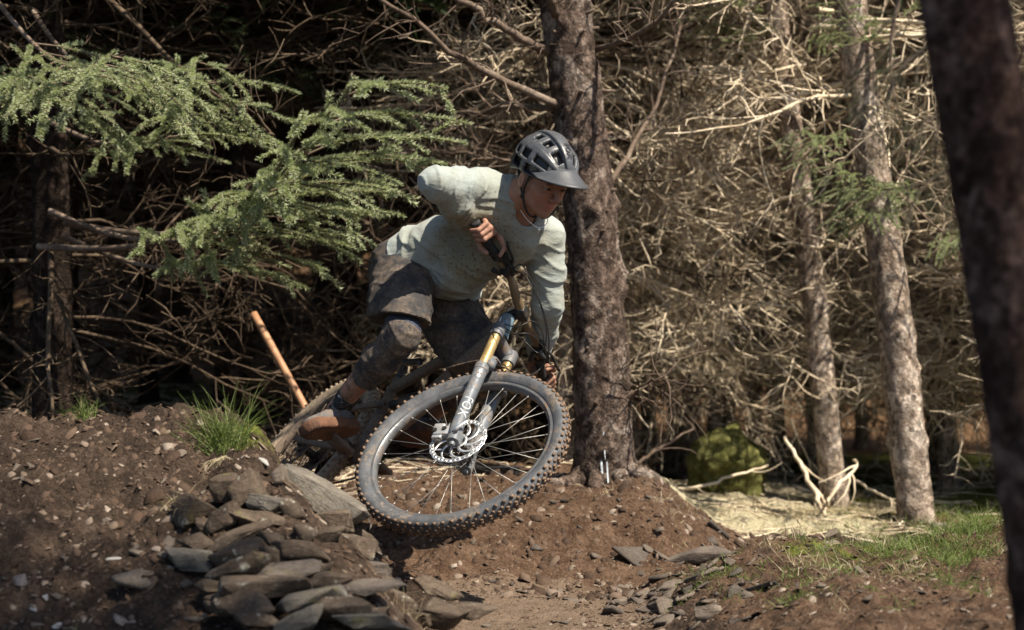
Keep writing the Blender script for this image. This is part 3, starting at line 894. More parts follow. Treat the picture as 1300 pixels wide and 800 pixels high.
M_lower = simple('fork_lower_grey', (0.125, 0.14, 0.16), 0.42, 0.15, 0.2, 20, mud=0.38, mudscale=17, mudcol=(0.17, 0.14, 0.115))
M_gold = simple('stanchion_gold', (0.72, 0.50, 0.22), 0.3, 0.75, 0.15, 20, mud=0.22, mudscale=20, mudcol=(0.3, 0.2, 0.12))
M_crown = simple('fork_crown_grey', (0.13, 0.135, 0.145), 0.45, 0.3, 0.2, 25, mud=0.25)
M_frameblue = simple('frame_blue_grey', (0.17, 0.25, 0.30), 0.38, 0.25, 0.2, 16, mud=0.33, mudscale=16)
M_framemud = simple('frame_muddy', (0.05, 0.055, 0.06), 0.6, 0.1, 0.25, 16, 0.2, mud=0.72, mudscale=15, mudcol=(0.14, 0.105, 0.08))
M_bar = simple('bar_bronze', (0.20, 0.145, 0.085), 0.45, 0.35, 0.25, 18, mud=0.35)
M_blackpl = simple('black_plastic', (0.018, 0.018, 0.019), 0.5, 0, 0.3, 30, mud=0.16, mudscale=30)
M_grip = simple('grip_rubber', (0.022, 0.022, 0.023), 0.75, 0, 0.3, 60, 0.4)
M_cable = simple('cable_black', (0.02, 0.02, 0.02), 0.45, 0, 0.2)
M_fender = simple('fender_plastic', (0.035, 0.03, 0.027), 0.6, 0, 0.3, mud=0.55)
M_white = simple('decal_white', (0.48, 0.50, 0.52), 0.5, 0, 0.1, mud=0.2, mudscale=40)

def ring_profile(C, n, e1, e2, prof, segs=96, closed=True):
    """revolve (radius, lateral) profile about n"""
    ang = np.linspace(0, 2 * np.pi, segs, endpoint=False)
    rad = np.cos(ang)[:, None] * e1 + np.sin(ang)[:, None] * e2
    pr = A(prof)
    V = C + rad[:, None, :] * pr[None, :, 0, None] + n[None, None] * pr[None, :, 1, None]
    k = len(pr)
    F = []
    i, j = np.meshgrid(np.arange(segs), np.arange(k if closed else k - 1), indexing='ij')
    i2 = (i + 1) % segs; j2 = (j + 1) % k
    F = np.stack([i * k + j, i2 * k + j, i2 * k + j2, i * k + j2], -1).reshape(-1, 4)
    return V.reshape(-1, 3), F

def wheel(name, C, n, e1, R, tyre_m, side, label, spokes=32, rotor_r=0.101):
    e2 = np.cross(n, e1)
    root = obj(name, None, bike)
    root.location = Vector(C) - bike_loc
    root['label'] = label
    o = tuple(C)
    rr = R - 0.059                                   # bead radius
    m = MB()
    prof = [(rr + 0.004, -0.015), (rr + 0.012, -0.021), (rr + 0.028, -0.0295), (rr + 0.043, -0.0285), (rr + 0.052, -0.021), (rr + 0.056, -0.009),
            (rr + 0.0565, 0.0), (rr + 0.056, 0.009), (rr + 0.052, 0.021), (rr + 0.043, 0.0285), (rr + 0.028, 0.0295), (rr + 0.012, 0.021), (rr + 0.004, 0.015)]
    V, F = ring_profile(C, n, e1, e2, prof, 120)
    m.add(V, F); m.build('tyre', tyre_m, root, o)
    # tread knobs
    k = MB(); nk = 76
    r1 = random.Random(3)
    for q in range(nk):
        for lat, tilt, hl, hw, ph in ((-0.0265, -0.75, 0.0052, 0.0045, 0), (0.0265, 0.75, 0.0052, 0.0045, 0), (-0.0135, -0.3, 0.0042, 0.0042, 0.5), (0.0135, 0.3, 0.0042, 0.0042, 0.5), (-0.0048, 0, 0.0055, 0.0036, 0), (0.0048, 0, 0.0055, 0.0036, 0.06)):
            a = 2 * np.pi * (q + ph) / nk
            rad = math.cos(a) * e1 + math.sin(a) * e2
            tan = -math.sin(a) * e1 + math.cos(a) * e2
            up = math.cos(tilt) * rad + math.sin(tilt) * n
            wd = np.cross(tan, up)
            rk = rr + (0.0485 if abs(lat) > 0.02 else 0.0560 if abs(lat) > 0.01 else 0.0585)
            k.box(C + rad * rk + n * lat, tan, wd, up, hl, hw, 0.0036 if abs(lat) < 0.02 else 0.0054)
    tag(k.build('tread', M_tread if tyre_m is M_tyre else tyre_m, root, o, smooth=False), kind='stuff')
    m = MB()
    prof = [(rr + 0.010, -0.0172), (rr + 0.010, -0.0145), (rr - 0.001, -0.0135), (rr - 0.001, 0.0135), (rr + 0.010, 0.0145), (rr + 0.010, 0.0172),
            (rr - 0.002, 0.0172), (rr - 0.010, 0.010), (rr - 0.0115, 0), (rr - 0.010, -0.010), (rr - 0.002, -0.0172)]
    V, F = ring_profile(C, n, e1, e2, prof, 120)
    m.add(V, F)
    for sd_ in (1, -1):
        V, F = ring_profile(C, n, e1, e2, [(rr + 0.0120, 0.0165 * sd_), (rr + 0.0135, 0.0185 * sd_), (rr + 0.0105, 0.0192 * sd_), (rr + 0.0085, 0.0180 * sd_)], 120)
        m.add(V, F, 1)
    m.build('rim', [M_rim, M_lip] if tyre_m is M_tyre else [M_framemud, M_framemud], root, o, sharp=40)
    # hub
    m = MB()
    m.tube([C - n * 0.055, C - n * 0.038, C - n * 0.034, C - n * 0.028, C - n * 0.026, C + n * 0.026, C + n * 0.028, C + n * 0.034, C + n * 0.038, C + n * 0.055],
           [0.012, 0.014, 0.029, 0.029, 0.017, 0.017, 0.029, 0.029, 0.014, 0.012], 24)
    m.build('hub', M_hub, root, o, sharp=35)
    for q in range(spokes):
        sd = 1 if q % 2 else -1
        a = 2 * np.pi * q / spokes
        off = (0.62 if (q // 2) % 2 else -0.62)
        p0 = C + n * sd * 0.031 + 0.026 * (math.cos(a + off * 1.6) * e1 + math.sin(a + off * 1.6) * e2)
        p1 = C + n * sd * 0.004 + (rr - 0.010) * (math.cos(a) * e1 + math.sin(a) * e2)
        sp = MB(); sp.tube([p0, p1], [0.0011, 0.0011], 5)
        sp.tube([p1 + (p0 - p1) * 0.045, p1], [0.0022, 0.0022], 5)
        sp.build('spoke', M_spoke if tyre_m is M_tyre else M_framemud, root, o)
    # brake rotor: slotted track carried on swept arms
    m = MB(); rc = C + n * side * 0.044
    hz = 0.0010
    def flat(ring_a, ring_b, angs_a, angs_b, closed=True):
        ka = len(angs_a)
        pa = rc + ring_a[:, None] * (np.cos(angs_a)[:, None] * e1 + np.sin(angs_a)[:, None] * e2)
        pb = rc + ring_b[:, None] * (np.cos(angs_b)[:, None] * e1 + np.sin(angs_b)[:, None] * e2)
        V = np.concatenate([pa + n * hz, pb + n * hz, pa - n * hz, pb - n * hz])
        i = np.arange(ka if closed else ka - 1); i2 = (i + 1) % ka
        F = [np.stack([i, i2, i2 + ka, i + ka], -1), np.stack([i + 2 * ka, i + 3 * ka, i2 + 3 * ka, i2 + 2 * ka], -1),
             np.stack([i, i + 2 * ka, i2 + 2 * ka, i2], -1), np.stack([i + ka, i2 + ka, i2 + 3 * ka, i + 3 * ka], -1)]
        if not closed:
            F.append(np.array([[0, ka, 3 * ka, 2 * ka], [ka - 1, 3 * ka - 1, 4 * ka - 1, 2 * ka - 1]]))
        m.add(V, F)
    aa = np.linspace(0, 2 * np.pi, 144, endpoint=False)
    wav = 0.0013 * np.cos(aa * 18)
    flat(rotor_r - 0.0058 + wav, rotor_r + wav, aa, aa)
    flat(rotor_r - 0.016 + wav, rotor_r - 0.0100 + wav, aa, aa)
    flat(np.full(144, 0.024), np.full(144, 0.033), aa, aa)
    for q in range(36):
        a0 = 2 * np.pi * q / 36
        t = np.linspace(0, 1, 2)
        flat(rotor_r - 0.0128 + 0.010 * t, rotor_r - 0.0128 + 0.010 * t, a0 + 0.066 + 0.02 * t, a0 - 0.066 + 0.02 * t, False)
    for q in range(9):
        a0 = 2 * np.pi * q / 9
        t = np.linspace(0, 1, 8)
        rr_ = 0.031 + (rotor_r - 0.044) * t
        mid = a0 + 0.75 * t ** 1.6
        wd = 0.0056 / rr_
        flat(rr_, rr_, mid + wd, mid - wd, False)
        if q % 3 == 0:
            rr2 = rr_[3] + (rotor_r - 0.014 - rr_[3]) * t
            mid2 = mid[3] - 0.28 * t
            wd2 = 0.0034 / rr2
            flat(rr2, rr2, mid2 + wd2, mid2 - wd2, False)
    m.build('brake_rotor', M_rotor if tyre_m is M_tyre else M_framemud, root, o, smooth=False)
    return root

fw = wheel('front_wheel', HUB, N_, S_, 0.372, M_tyre, 1, 'front wheel lifted clear of the trail, grey tyre with silver rim')
rw = wheel('rear_wheel', REAR, NB, V_, 0.360, M_tyre_r, 1, 'mud caked rear wheel down behind the mound')

# fork
fork = obj('fork', None, bike); fork.location = Vector(HUB) - bike_loc
ho = tuple(HUB)
LEG = 0.066
for sd in (1, -1):
    m = MB(); a = sd * LEG
    m.tube([FR(a, -0.030, -0.002), FR(a, -0.028, -0.002), FR(a, 0.0, -0.004), FR(a, 0.05, -0.010), FR(a, 0.20, -0.014), FR(a, 0.315, -0.014), FR(a, 0.318, -0.014), FR(a, 0.345, -0.014)],
           [0.016, 0.0215, 0.0230, 0.0225, 0.0230, 0.0240, 0.0262, 0.0262], 24)
    m.cyl(FR(a, -0.031, -0.002), FR(a, -0.043, -0.002), 0.011, 0.009)
    m.box(FR(a * 0.86, 0.0, -0.001), N_, S_, F_, 0.014, 0.022, 0.017)
    m.build('lower_leg', M_lower, fork, ho, sharp=35)
    m = MB(); m.cyl(FR(a, 0.33, -0.014), FR(a, 0.515, -0.014), 0.0182, sides=28)
    m.build('stanchion', M_gold, fork, ho, sharp=40)
    m = MB(); m.tube([FR(a, 0.497, -0.014), FR(a, 0.499, -0.014), FR(a, 0.548, -0.014), FR(a, 0.556, -0.014), FR(a, 0.558, -0.014)], [0.0205, 0.0245, 0.0250, 0.022, 0.014], 24)
    m.build('crown_cap', M_crown, fork, ho, sharp=35)
m = MB()
prev = [FR(t * LEG, 0.530 + 0.022 * (1 - t * t), -0.014 - 0.026 * (1 - t * t)) for t in np.linspace(-1, 1, 11)]
m.tube(prev, [0.024] * 11, 16); m.build('crown', M_crown, fork, ho)
for off, rad in ((0.016, 0.0085), (-0.010, 0.0075)):
    m = MB()
    m.tube([FR(t * LEG, 0.338 + 0.082 * (1 - abs(t) ** 2.6), off - 0.03 * (1 - t * t)) for t in np.linspace(-1, 1, 17)], [0.015 + rad * 0.5 * (1 - abs(t)) + 0.002 for t in np.linspace(-1, 1, 17)], 12)
    m.build('arch', M_lower, fork, ho)
m = MB(); m.cyl(FR(-0.085, 0, 0), FR(0.085, 0, 0), 0.0085); m.cyl(FR(0.062, 0, 0), FR(0.088, 0, 0), 0.0125)
m.build('axle', M_hub, fork, ho, sharp=35)
m = MB(); m.tube([FR(0.088, 0, 0), FR(0.094, 0.012, 0.012), FR(0.092, 0.035, 0.030), FR(0.088, 0.052, 0.040)], [0.006, 0.006, 0.005, 0.0035], 10)
m.build('axle_lever', M_rotor, fork, ho)
# caliper on the visible leg
m = MB()
for b_, c_, hx, hy, hz_ in ((0.030, -0.060, 0.020, 0.020, 0.030), (0.052, -0.080, 0.017, 0.014, 0.020), (0.010, -0.075, 0.016, 0.012, 0.018), (0.055, -0.040, 0.009, 0.018, 0.014)):
    m.box(FR(0.050, b_, c_), N_, S_, F_, hx, hy, hz_)
cal = m.build('brake_caliper', simple('caliper_silver', (0.5, 0.5, 0.5), 0.4, 0.6, 0.2, 40, mud=0.35, mudscale=30), fork, ho, smooth=False)
bv = cal.modifiers.new('bevel', 'BEVEL'); bv.width = 0.004; bv.segments = 2
for b_, c_ in ((0.035, -0.052), (0.028, -0.085)):
    m = MB(); m.cyl(FR(0.066, b_, c_), FR(0.0745, b_, c_), 0.008); m.build('caliper_bolt', M_hub, fork, ho, sharp=35)

# lettering along the fork leg
def text_mesh(txt, size, extrude, origin, right, up, normal, name, mat, parent, o, radius=None):
    cu = bpy.data.curves.new('t', 'FONT'); cu.body = txt; cu.size = size; cu.extrude = extrude
    cu.align_x = 'CENTER'; cu.align_y = 'CENTER'; cu.resolution_u = 3
    to = bpy.data.objects.new('t', cu); COL.objects.link(to)
    dg = bpy.context.evaluated_depsgraph_get(); dg.update()
    me = bpy.data.meshes.new_from_object(to.evaluated_get(dg))
    bpy.data.objects.remove(to); bpy.data.curves.remove(cu)
    bm = bmesh.new(); bm.from_mesh(me)
    bmesh.ops.subdivide_edges(bm, edges=[e for e in bm.edges if e.calc_length() > size * 0.15], cuts=3)
    origin, right, up, normal = A(origin), A(right), A(up), A(normal)
    for v in bm.verts:
        x, y, z = v.co
        if radius:      # wrap round a tube running along `right`
            a = y / radius
            v.co = Vector(origin - normal * radius + right * x + normal * (math.cos(a) * (radius + z)) + up * (math.sin(a) * (radius + z)) - A(o))
        else:
            v.co = Vector(origin + right * x + up * y + normal * z - A(o))
    bm.to_mesh(me); bm.free()
    me.materials.clear(); me.materials.append(mat)
    return obj(name, me, parent)
view = unit(-HUB + A((0, 0, 1)))
legn = unit(view - np.dot(view, S_) * S_)
legu = np.cross(legn, -S_)
text_mesh('FOX', 0.046, 0.0006, FR(LEG, 0.125, -0.012) + legn * 0.0234, -S_, np.cross(legn, -S_), legn, 'lettering', M_white, fork, ho, 0.0234)
m = MB()
for dd in (0.275, 0.297):
    c = FR(LEG, dd, -0.014) + legn * 0.0255
    q = [c + math.cos(t) * 0.006 * legu + math.sin(t) * 0.010 * S_ for t in np.linspace(0, 2 * np.pi, 12, endpoint=False)]
    m.add(np.array(q), np.arange(12)[None])
m.build('emblem', M_white, fork, ho, smooth=False)

# frame
hb0, hb1 = FR(0, 0.566, -0.044), FR(0, 0.672, -0.044)
HTd = S_
fr = obj('frame', None, bike); fr.location = Vector(BB) - bike_loc
bbo = tuple(BB)
m = MB()
m.tube([hb0, hb0 + S_ * 0.012, hb0 + S_ * 0.03, hb1 - S_ * 0.02, hb1], [0.030, 0.030, 0.027, 0.0265, 0.0275], 28)
m.build('head_tube', M_frameblue, fr, bbo, sharp=40)
m = MB(); m.cyl(hb0 - S_ * 0.008, hb0 + S_ * 0.001, 0.026, 0.031, 24); m.build('headset', M_hub, fr, bbo, sharp=35)
m = MB(); m.cyl(hb1 - S_ * 0.001, hb1 + S_ * 0.010, 0.027, 0.020, 24)
m.build('headset', M_hub, fr, bbo, sharp=35)
def pipe(name, pts, rad, mat, n=14, sides=20, parent=None):
    q = spline(pts, n) if len(pts) > 2 else A(pts)
    r = np.interp(np.linspace(0, 1, len(q)), np.linspace(0, 1, len(rad)), rad)
    mm = MB(); mm.tube(q, r, sides); return mm.build(name, mat, parent or fr, bbo)
d0 = hb0 + S_ * 0.03
pipe('down_tube', [d0, d0 * 0.72 + BK(0, 0.03, 0.06) * 0.28 - V_ * 0.012, d0 * 0.3 + BK(0, 0.03, 0.06) * 0.7 - V_ * 0.02, BK(0, 0.0, 0.0)], [0.031, 0.034, 0.033, 0.036], M_framemud, 16, 22)
stt = BK(0, 0.36, -0.13)
t0 = hb1 - S_ * 0.03
pipe('top_tube', [t0, t0 * 0.6 + stt * 0.4 - V_ * 0.02, stt - V_ * 0.05], [0.025, 0.022, 0.020], M_framemud)
pipe('seat_tube', [BK(0, 0, 0), stt], [0.022, 0.019], M_framemud)
for sd in (1, -1):
    pipe('chain_stay', [BK(sd * 0.03, 0.01, -0.03), BK(sd * 0.055, 0.0, -0.2), BK(sd * 0.075, 0.015, -0.44)], [0.014, 0.013, 0.012], M_framemud)
    pipe('seat_stay', [BK(sd * 0.03, 0.22, -0.02), BK(sd * 0.06, 0.16, -0.22), BK(sd * 0.075, 0.015, -0.44)], [0.012, 0.011, 0.010], M_framemud)
m = MB(); m.cyl(BK(0, 0.235, -0.02), BK(0, 0.265, 0.20), 0.017, sides=18); m.cyl(BK(0, 0.245, 0.06), BK(0, 0.262, 0.17), 0.027, sides=18)
m.build('shock', M_hub, fr, bbo, sharp=40)
m = MB(); m.tube(spline([hb0 + S_ * 0.055 + NB * 0.026 + FB * 0.0, hb0 + S_ * 0.09 + NB * 0.026], 3), [0.004] * 3, 8)
m.build('badge', M_white, fr, bbo)

# fender over the front tyre
m = MB(); rows = []
for a in np.linspace(-0.05, 0.42, 12):
    rad = math.cos(a) * S_ - math.sin(a) * F_
    w = 0.056 * (1 - 0.25 * max(0, a) / 0.75)
    rows.append([HUB + rad * (0.407 - 0.012 * abs(t) ** 2 + 0.02 * max(0, a)) + N_ * w * t for t in np.linspace(-1, 1, 7)])
Vf = np.array(rows).reshape(-1, 3); nr, ncl = 12, 7
fi = np.arange(nr * ncl).reshape(nr, ncl)
m.add(Vf, np.stack([fi[:-1, :-1], fi[1:, :-1], fi[1:, 1:], fi[:-1, 1:]], -1).reshape(-1, 4))
fd = m.build('fender', M_fender, bike, bo); so = fd.modifiers.new('solid', 'SOLIDIFY'); so.thickness = 0.003

# stem, handlebar, grips, levers
m = MB(); m.cyl(hb1 + S_ * 0.008, hb1 + S_ * 0.050, 0.0195, sides=20); m.box(hb1 + S_ * 0.028 + F_ * 0.022, N_, S_, F_, 0.019, 0.017, 0.026)
m.box(hb1 + S_ * 0.028 + F_ * 0.048, N_, S_, F_, 0.026, 0.020, 0.018)
st = m.build('stem', M_hub, bike, bo, smooth=False); bv = st.modifiers.new('bevel', 'BEVEL'); bv.width = 0.004; bv.segments = 2
BARC = hb1 + S_ * 0.028 + F_ * 0.048
def barp(a):
    t = abs(a)
    rise = 0.022 * float(sstep(0.05, 0.17, t)) + 0.004 * t
    back = -0.050 * max(0, t - 0.13) / 0.26
    return BARC + N_ * a + S_ * rise + F_ * back
hbar = obj('handlebar', None, bike); hbar.location = Vector(BARC) - bike_loc
bco = tuple(BARC)
aa = np.linspace(-0.385, 0.385, 41)
m = MB(); m.tube([barp(a) for a in aa], [np.interp(abs(a), [0, 0.06, 0.16, 0.4], [0.0175, 0.0175, 0.0125, 0.0112]) for a in aa], 18)
m.build('bar', M_bar, hbar, bco)
for sd in (1, -1):
    m = MB()
    ga = np.linspace(0.265, 0.392, 26)
    m.tube([barp(sd * a) for a in ga], [0.0158 + 0.0011 * (i % 2) for i in range(26)], 18)
    m.tube([barp(sd * 0.258), barp(sd * 0.266)], [0.0185, 0.0185], 18)
    m.tube([barp(sd * 0.390), barp(sd * 0.398), barp(sd * 0.400)], [0.0180, 0.0180, 0.011], 18)
    m.build('grip', M_grip, hbar, bco)
    # brake lever with its clamp and reservoir
    m = MB()
    m.cyl(barp(sd * 0.236), barp(sd * 0.250), 0.0185, sides=18)
    c = barp(sd * 0.21)
    m.tube([c + F_ * 0.022 + N_ * sd * 0.03, c + F_ * 0.030 - N_ * sd * 0.03, c + F_ * 0.026 - N_ * sd * 0.055], [0.014, 0.012, 0.007], 12)
    m.box(c + F_ * 0.016 + N_ * sd * 0.028, N_, S_, F_, 0.014, 0.012, 0.016)
    m.build('brake_master', M_blackpl, hbar, bco, sharp=40)
    m = MB(); m.tube(spline([c + F_ * 0.036 - N_ * sd * 0.010, c + F_ * 0.050 + N_ * sd * 0.02, c + F_ * 0.050 + N_ * sd * 0.06, c + F_ * 0.054 + N_ * sd * 0.092], 10), [0.0055] * 10, 8)
    m.build('brake_lever', M_blackpl, hbar, bco)
    m = MB(); c2 = barp(sd * 0.185)
    m.cyl(barp(sd * 0.180), barp(sd * 0.192), 0.018, sides=16)
    m.tube([c2 - S_ * 0.014, c2 - S_ * 0.030 + F_ * 0.016, c2 - S_ * 0.032 + F_ * 0.032 + N_ * sd * 0.028], [0.013, 0.014, 0.006], 10)
    m.tube([c2 - S_ * 0.026 - F_ * 0.01, c2 - S_ * 0.036 - F_ * 0.026 + N_ * sd * 0.03], [0.007, 0.010], 10)
    m.build('shifter', M_blackpl, hbar, bco, sharp=40)

# saddle, seatpost, cranks, pedals
m = MB(); m.cyl(stt - (stt - BB) * 0.02, BK(0, 0.425, -0.155), 0.0158); m.build('seatpost', M_hub, bike, bo)
m = MB()
rows = []
for t in np.linspace(0, 1, 14):
    wd = 0.014 + 0.058 * float(sstep(0.35, 0.95, t)); 
    if t > 0.93: wd *= 0.85
    cz = 0.445 + 0.012 * (t - 0.5) ** 2 + 0.012 * t
    rows.append([BK(math.sin(q) * wd, cz + 0.016 * math.cos(q) * (1 if math.cos(q) > 0 else 0.8), -0.06 - 0.26 * t) for q in np.linspace(0, 2 * np.pi, 16, endpoint=False)])
Vs = np.array(rows); n0, n1 = Vs.shape[:2]; si = np.arange(n0 * n1).reshape(n0, n1)
Fs = np.stack([si[:-1], np.roll(si[:-1], -1, 1), np.roll(si[1:], -1, 1), si[1:]], -1).reshape(-1, 4)
m.add(Vs.reshape(-1, 3), [Fs, si[:1], si[-1:, ::-1]]); m.build('saddle', M_blackpl, bike, bo)
CR = unit(W_ * 0.91 - V_ * 0.40)
crk = obj('crankset', None, bike); crk.location = Vector(BB) - bike_loc
m = MB(); m.cyl(BK(-0.075, 0, 0), BK(0.075, 0, 0), 0.015); m.build('spindle', M_hub, crk, bbo)
PED = {}
for sd in (1, -1):
    e = BB + CR * 0.170 * sd
    m = MB(); m.tube([BK(sd * 0.072, 0, 0), BB + CR * 0.06 * sd + NB * sd * 0.078, e + NB * sd * 0.084], [0.018, 0.014, 0.013], 12); m.build('crank_arm', M_framemud, crk, bbo)
    pc = e + NB * sd * 0.145; PED[sd] = pc
    m = MB(); m.box(pc, NB, W_, V_, 0.050, 0.050, 0.008)
    for i in (-1, 1):
        for j in (-1, 0, 1):
            for k in (-1, 1):
                m.cyl(pc + NB * 0.044 * j + W_ * 0.044 * i, pc + NB * 0.044 * j + W_ * 0.044 * i + V_ * k * 0.013, 0.0022, sides=6)
    m.cyl(e + NB * sd * 0.08, pc, 0.008)
    m.build('pedal', M_framemud, bike, bo, smooth=False)
V, F = ring_profile(BB - NB * 0.052, NB, V_, np.cross(NB, V_), [(0.05, -0.002), (0.064, -0.002), (0.066, 0), (0.064, 0.002), (0.05, 0.002)], 60)
m = MB(); m.add(V, F)
for q in range(5): m.tube([BB - NB * 0.052, BB - NB * 0.052 + 0.052 * (math.cos(q * 1.2566) * V_ + math.sin(q * 1.2566) * W_)], [0.006, 0.006], 8)
m.build('chainring', M_framemud, crk, bbo)
m = MB()
for i, rr_ in enumerate((0.10, 0.085, 0.07, 0.055, 0.042, 0.03)):
    V, F = ring_profile(REAR - NB * (0.030 + 0.005 * i), NB, V_, np.cross(NB, V_), [(rr_ - 0.02, -0.001), (rr_, -0.001), (rr_, 0.001), (rr_ - 0.02, 0.001)], 40)
    m.add(V, F)
m.build('cassette', M_framemud, bike, bo, smooth=False)
m = MB(); m.tube(spline([REAR - NB * 0.05 + W_ * 0.07, REAR - NB * 0.05 + V_ * 0.07, REAR - NB * 0.05 + V_ * 0.07 + W_ * 0.02, BB - NB * 0.052 + V_ * 0.066], 12), [0.004] * 12, 6)
m.tube(spline([BB - NB * 0.052 - V_ * 0.066, REAR - NB * 0.055 - V_ * 0.14 + W_ * 0.06, REAR - NB * 0.05 - V_ * 0.07], 12), [0.004] * 12, 6)
m.build('chain', M_framemud, bike, bo)
m = MB(); m.tube([REAR - NB * 0.075, REAR - NB * 0.085 - V_ * 0.07 + W_ * 0.02, REAR - NB * 0.07 - V_ * 0.15 + W_ * 0.06], [0.014, 0.018, 0.012], 10); m.build('derailleur', M_blackpl, bike, bo)

# cables looping ahead of the bar
def px(u, v, d): return A(P(u, v, d))
cR = barp(0.175) + F_ * 0.03; cL = barp(-0.175) + F_ * 0.03
CABLES = [
    [cR, px(668, 352, 6.80), px(690, 395, 6.82), px(697, 440, 6.86), px(686, 468, 6.90), px(664, 476, 6.78), FR(0.03, 0.40, -0.02), FR(LEG - 0.004, 0.30, -0.038), FR(LEG - 0.01, 0.10, -0.045), FR(0.052, 0.05, -0.075)],
    [cR + N_ * 0.01, px(664, 338, 6.84), px(684, 380, 6.86), px(694, 425, 6.9), px(684, 448, 6.92), px(662, 430, 6.92), hb0 + S_ * 0.05 + NB * 0.03],
    [cL, px(688, 420, 6.98), px(676, 408, 6.90), px(655, 415, 6.88), hb0 + S_ * 0.06 + NB * 0.032],
    [cL - N_ * 0.01, px(690, 440, 7.02), px(672, 424, 6.9), px(650, 424, 6.9), hb0 + S_ * 0.04 + NB * 0.03],
]
for c in CABLES:
    m = MB(); q = spline(c, 46); m.tube(q, [0.0022] * len(q), 7); m.build('cable', M_cable, bike, bo)

# ================================================================== RIDER
PC = A((-0.335, 7.28, 1.12)); AXH = unit((-0.62, -0.58, 0.5))
HIP = {1: PC + AXH * 0.095, -1: PC - AXH * 0.095}
KNEE = {1: px(511, 426, 6.84), -1: A((-0.085, 7.15, 0.79))}
ANK = {1: px(425, 521, 7.08), -1: A((-0.34, 7.47, 0.60))}
SHO = {1: px(614, 242, 6.99), -1: px(692, 300, 7.10)}
ELB = {1: px(553, 232, 6.72), -1: px(696, 388, 7.14)}
AXS = unit(SHO[1] - SHO[-1])
WAI = px(572, 322, 7.17); CHE = px(626, 277, 7.05); UPP = px(655, 258, 7.01); NEK = px(668, 243, 6.96)
AXW = unit(AXH * 0.5 + AXS)
SPN = unit(CHE - PC)
FRONT = unit(np.cross(AXS, SPN))                    # either chest or back; pick the camera side
if FRONT[1] > 0: FRONT = -FRONT
HEAD = px(690, 228, 6.90)
HY = unit((0.50, -0.76, -0.43))                      # gaze
HZ = A((0.12, -0.10, 0.95)); HZ = unit(HZ - np.dot(HZ, HY) * HY)
HX = np.cross(HY, HZ)
HM = np.stack([HX, HY, HZ])
def HD(x, y, z): return HEAD + x * HX + y * HY + z * HZ

# grip frames
def circ(a, psi, r):
    e = math.cos(math.radians(psi)) * F_ + math.sin(math.radians(psi)) * S_
    return barp(a) + r * e
WRI = {}
for sd in (1, -1):
    WRI[sd] = circ(sd * 0.335, 128, 0.085) + N_ * sd * 0.0
HAND_PRIMS = []
def hand(sd):
    prims = []
    base = WRI[sd]
    for i, a in enumerate((0.384, 0.364, 0.343, 0.321)):          # little finger to forefinger
        L = (0.85, 0.97, 1.0, 0.95)[i]; r = (0.0090, 0.0100, 0.0105, 0.0102)[i]
        k = circ(sd * (a - 0.004), 78, 0.043)
        prims.append((base * 0.75 + k * 0.25 + N_ * sd * (a - 0.335) * 0.4, k, 0.016, 0.0115, 0.012))
        if i == 3:   # forefinger lies along the brake lever
            tip = barp(sd * 0.280) + F_ * 0.050
            m1 = circ(sd * 0.312, 22, 0.046)
            prims.append((k, m1, 0.0118, 0.0105, 0.004))
            prims.append((m1, tip, 0.0105, 0.0088, 0.003))
            prims.append((tip, circ(sd * 0.268, -40, 0.046), 0.0086, 0.0074, 0.003))
        else:
            m1 = circ(sd * a, 12, 0.037 * L + 0.003); m2 = circ(sd * a, -62, 0.031); m3 = circ(sd * (a - 0.002), -125, 0.0275)
            prims.append((k, m1, r + 0.0018, r + 0.0006, 0.004))
            prims.append((m1, m2, r + 0.0006, r - 0.0004, 0.003))
            prims.append((m2, m3, r - 0.0004, r - 0.0012, 0.003))
    palm_c = circ(sd * 0.345, 115, 0.036)
    prims.append((base, palm_c, 0.025, 0.022, 0.02))
    prims.append((circ(sd * 0.370, 105, 0.036), circ(sd * 0.322, 105, 0.036), 0.0165, 0.018, 0.015))
    t0_ = circ(sd * 0.318, 150, 0.040); t1_ = circ(sd * 0.290, 195, 0.034); t2_ = circ(sd * 0.283, 245, 0.0285)
    prims.append((base * 0.5 + t0_ * 0.5, t0_, 0.018, 0.0145, 0.012))
    prims.append((t0_, t1_, 0.0140, 0.0112, 0.005)); prims.append((t1_, t2_, 0.0112, 0.0092, 0.003))
    return prims
HP = {1: hand(1), -1: hand(-1)}

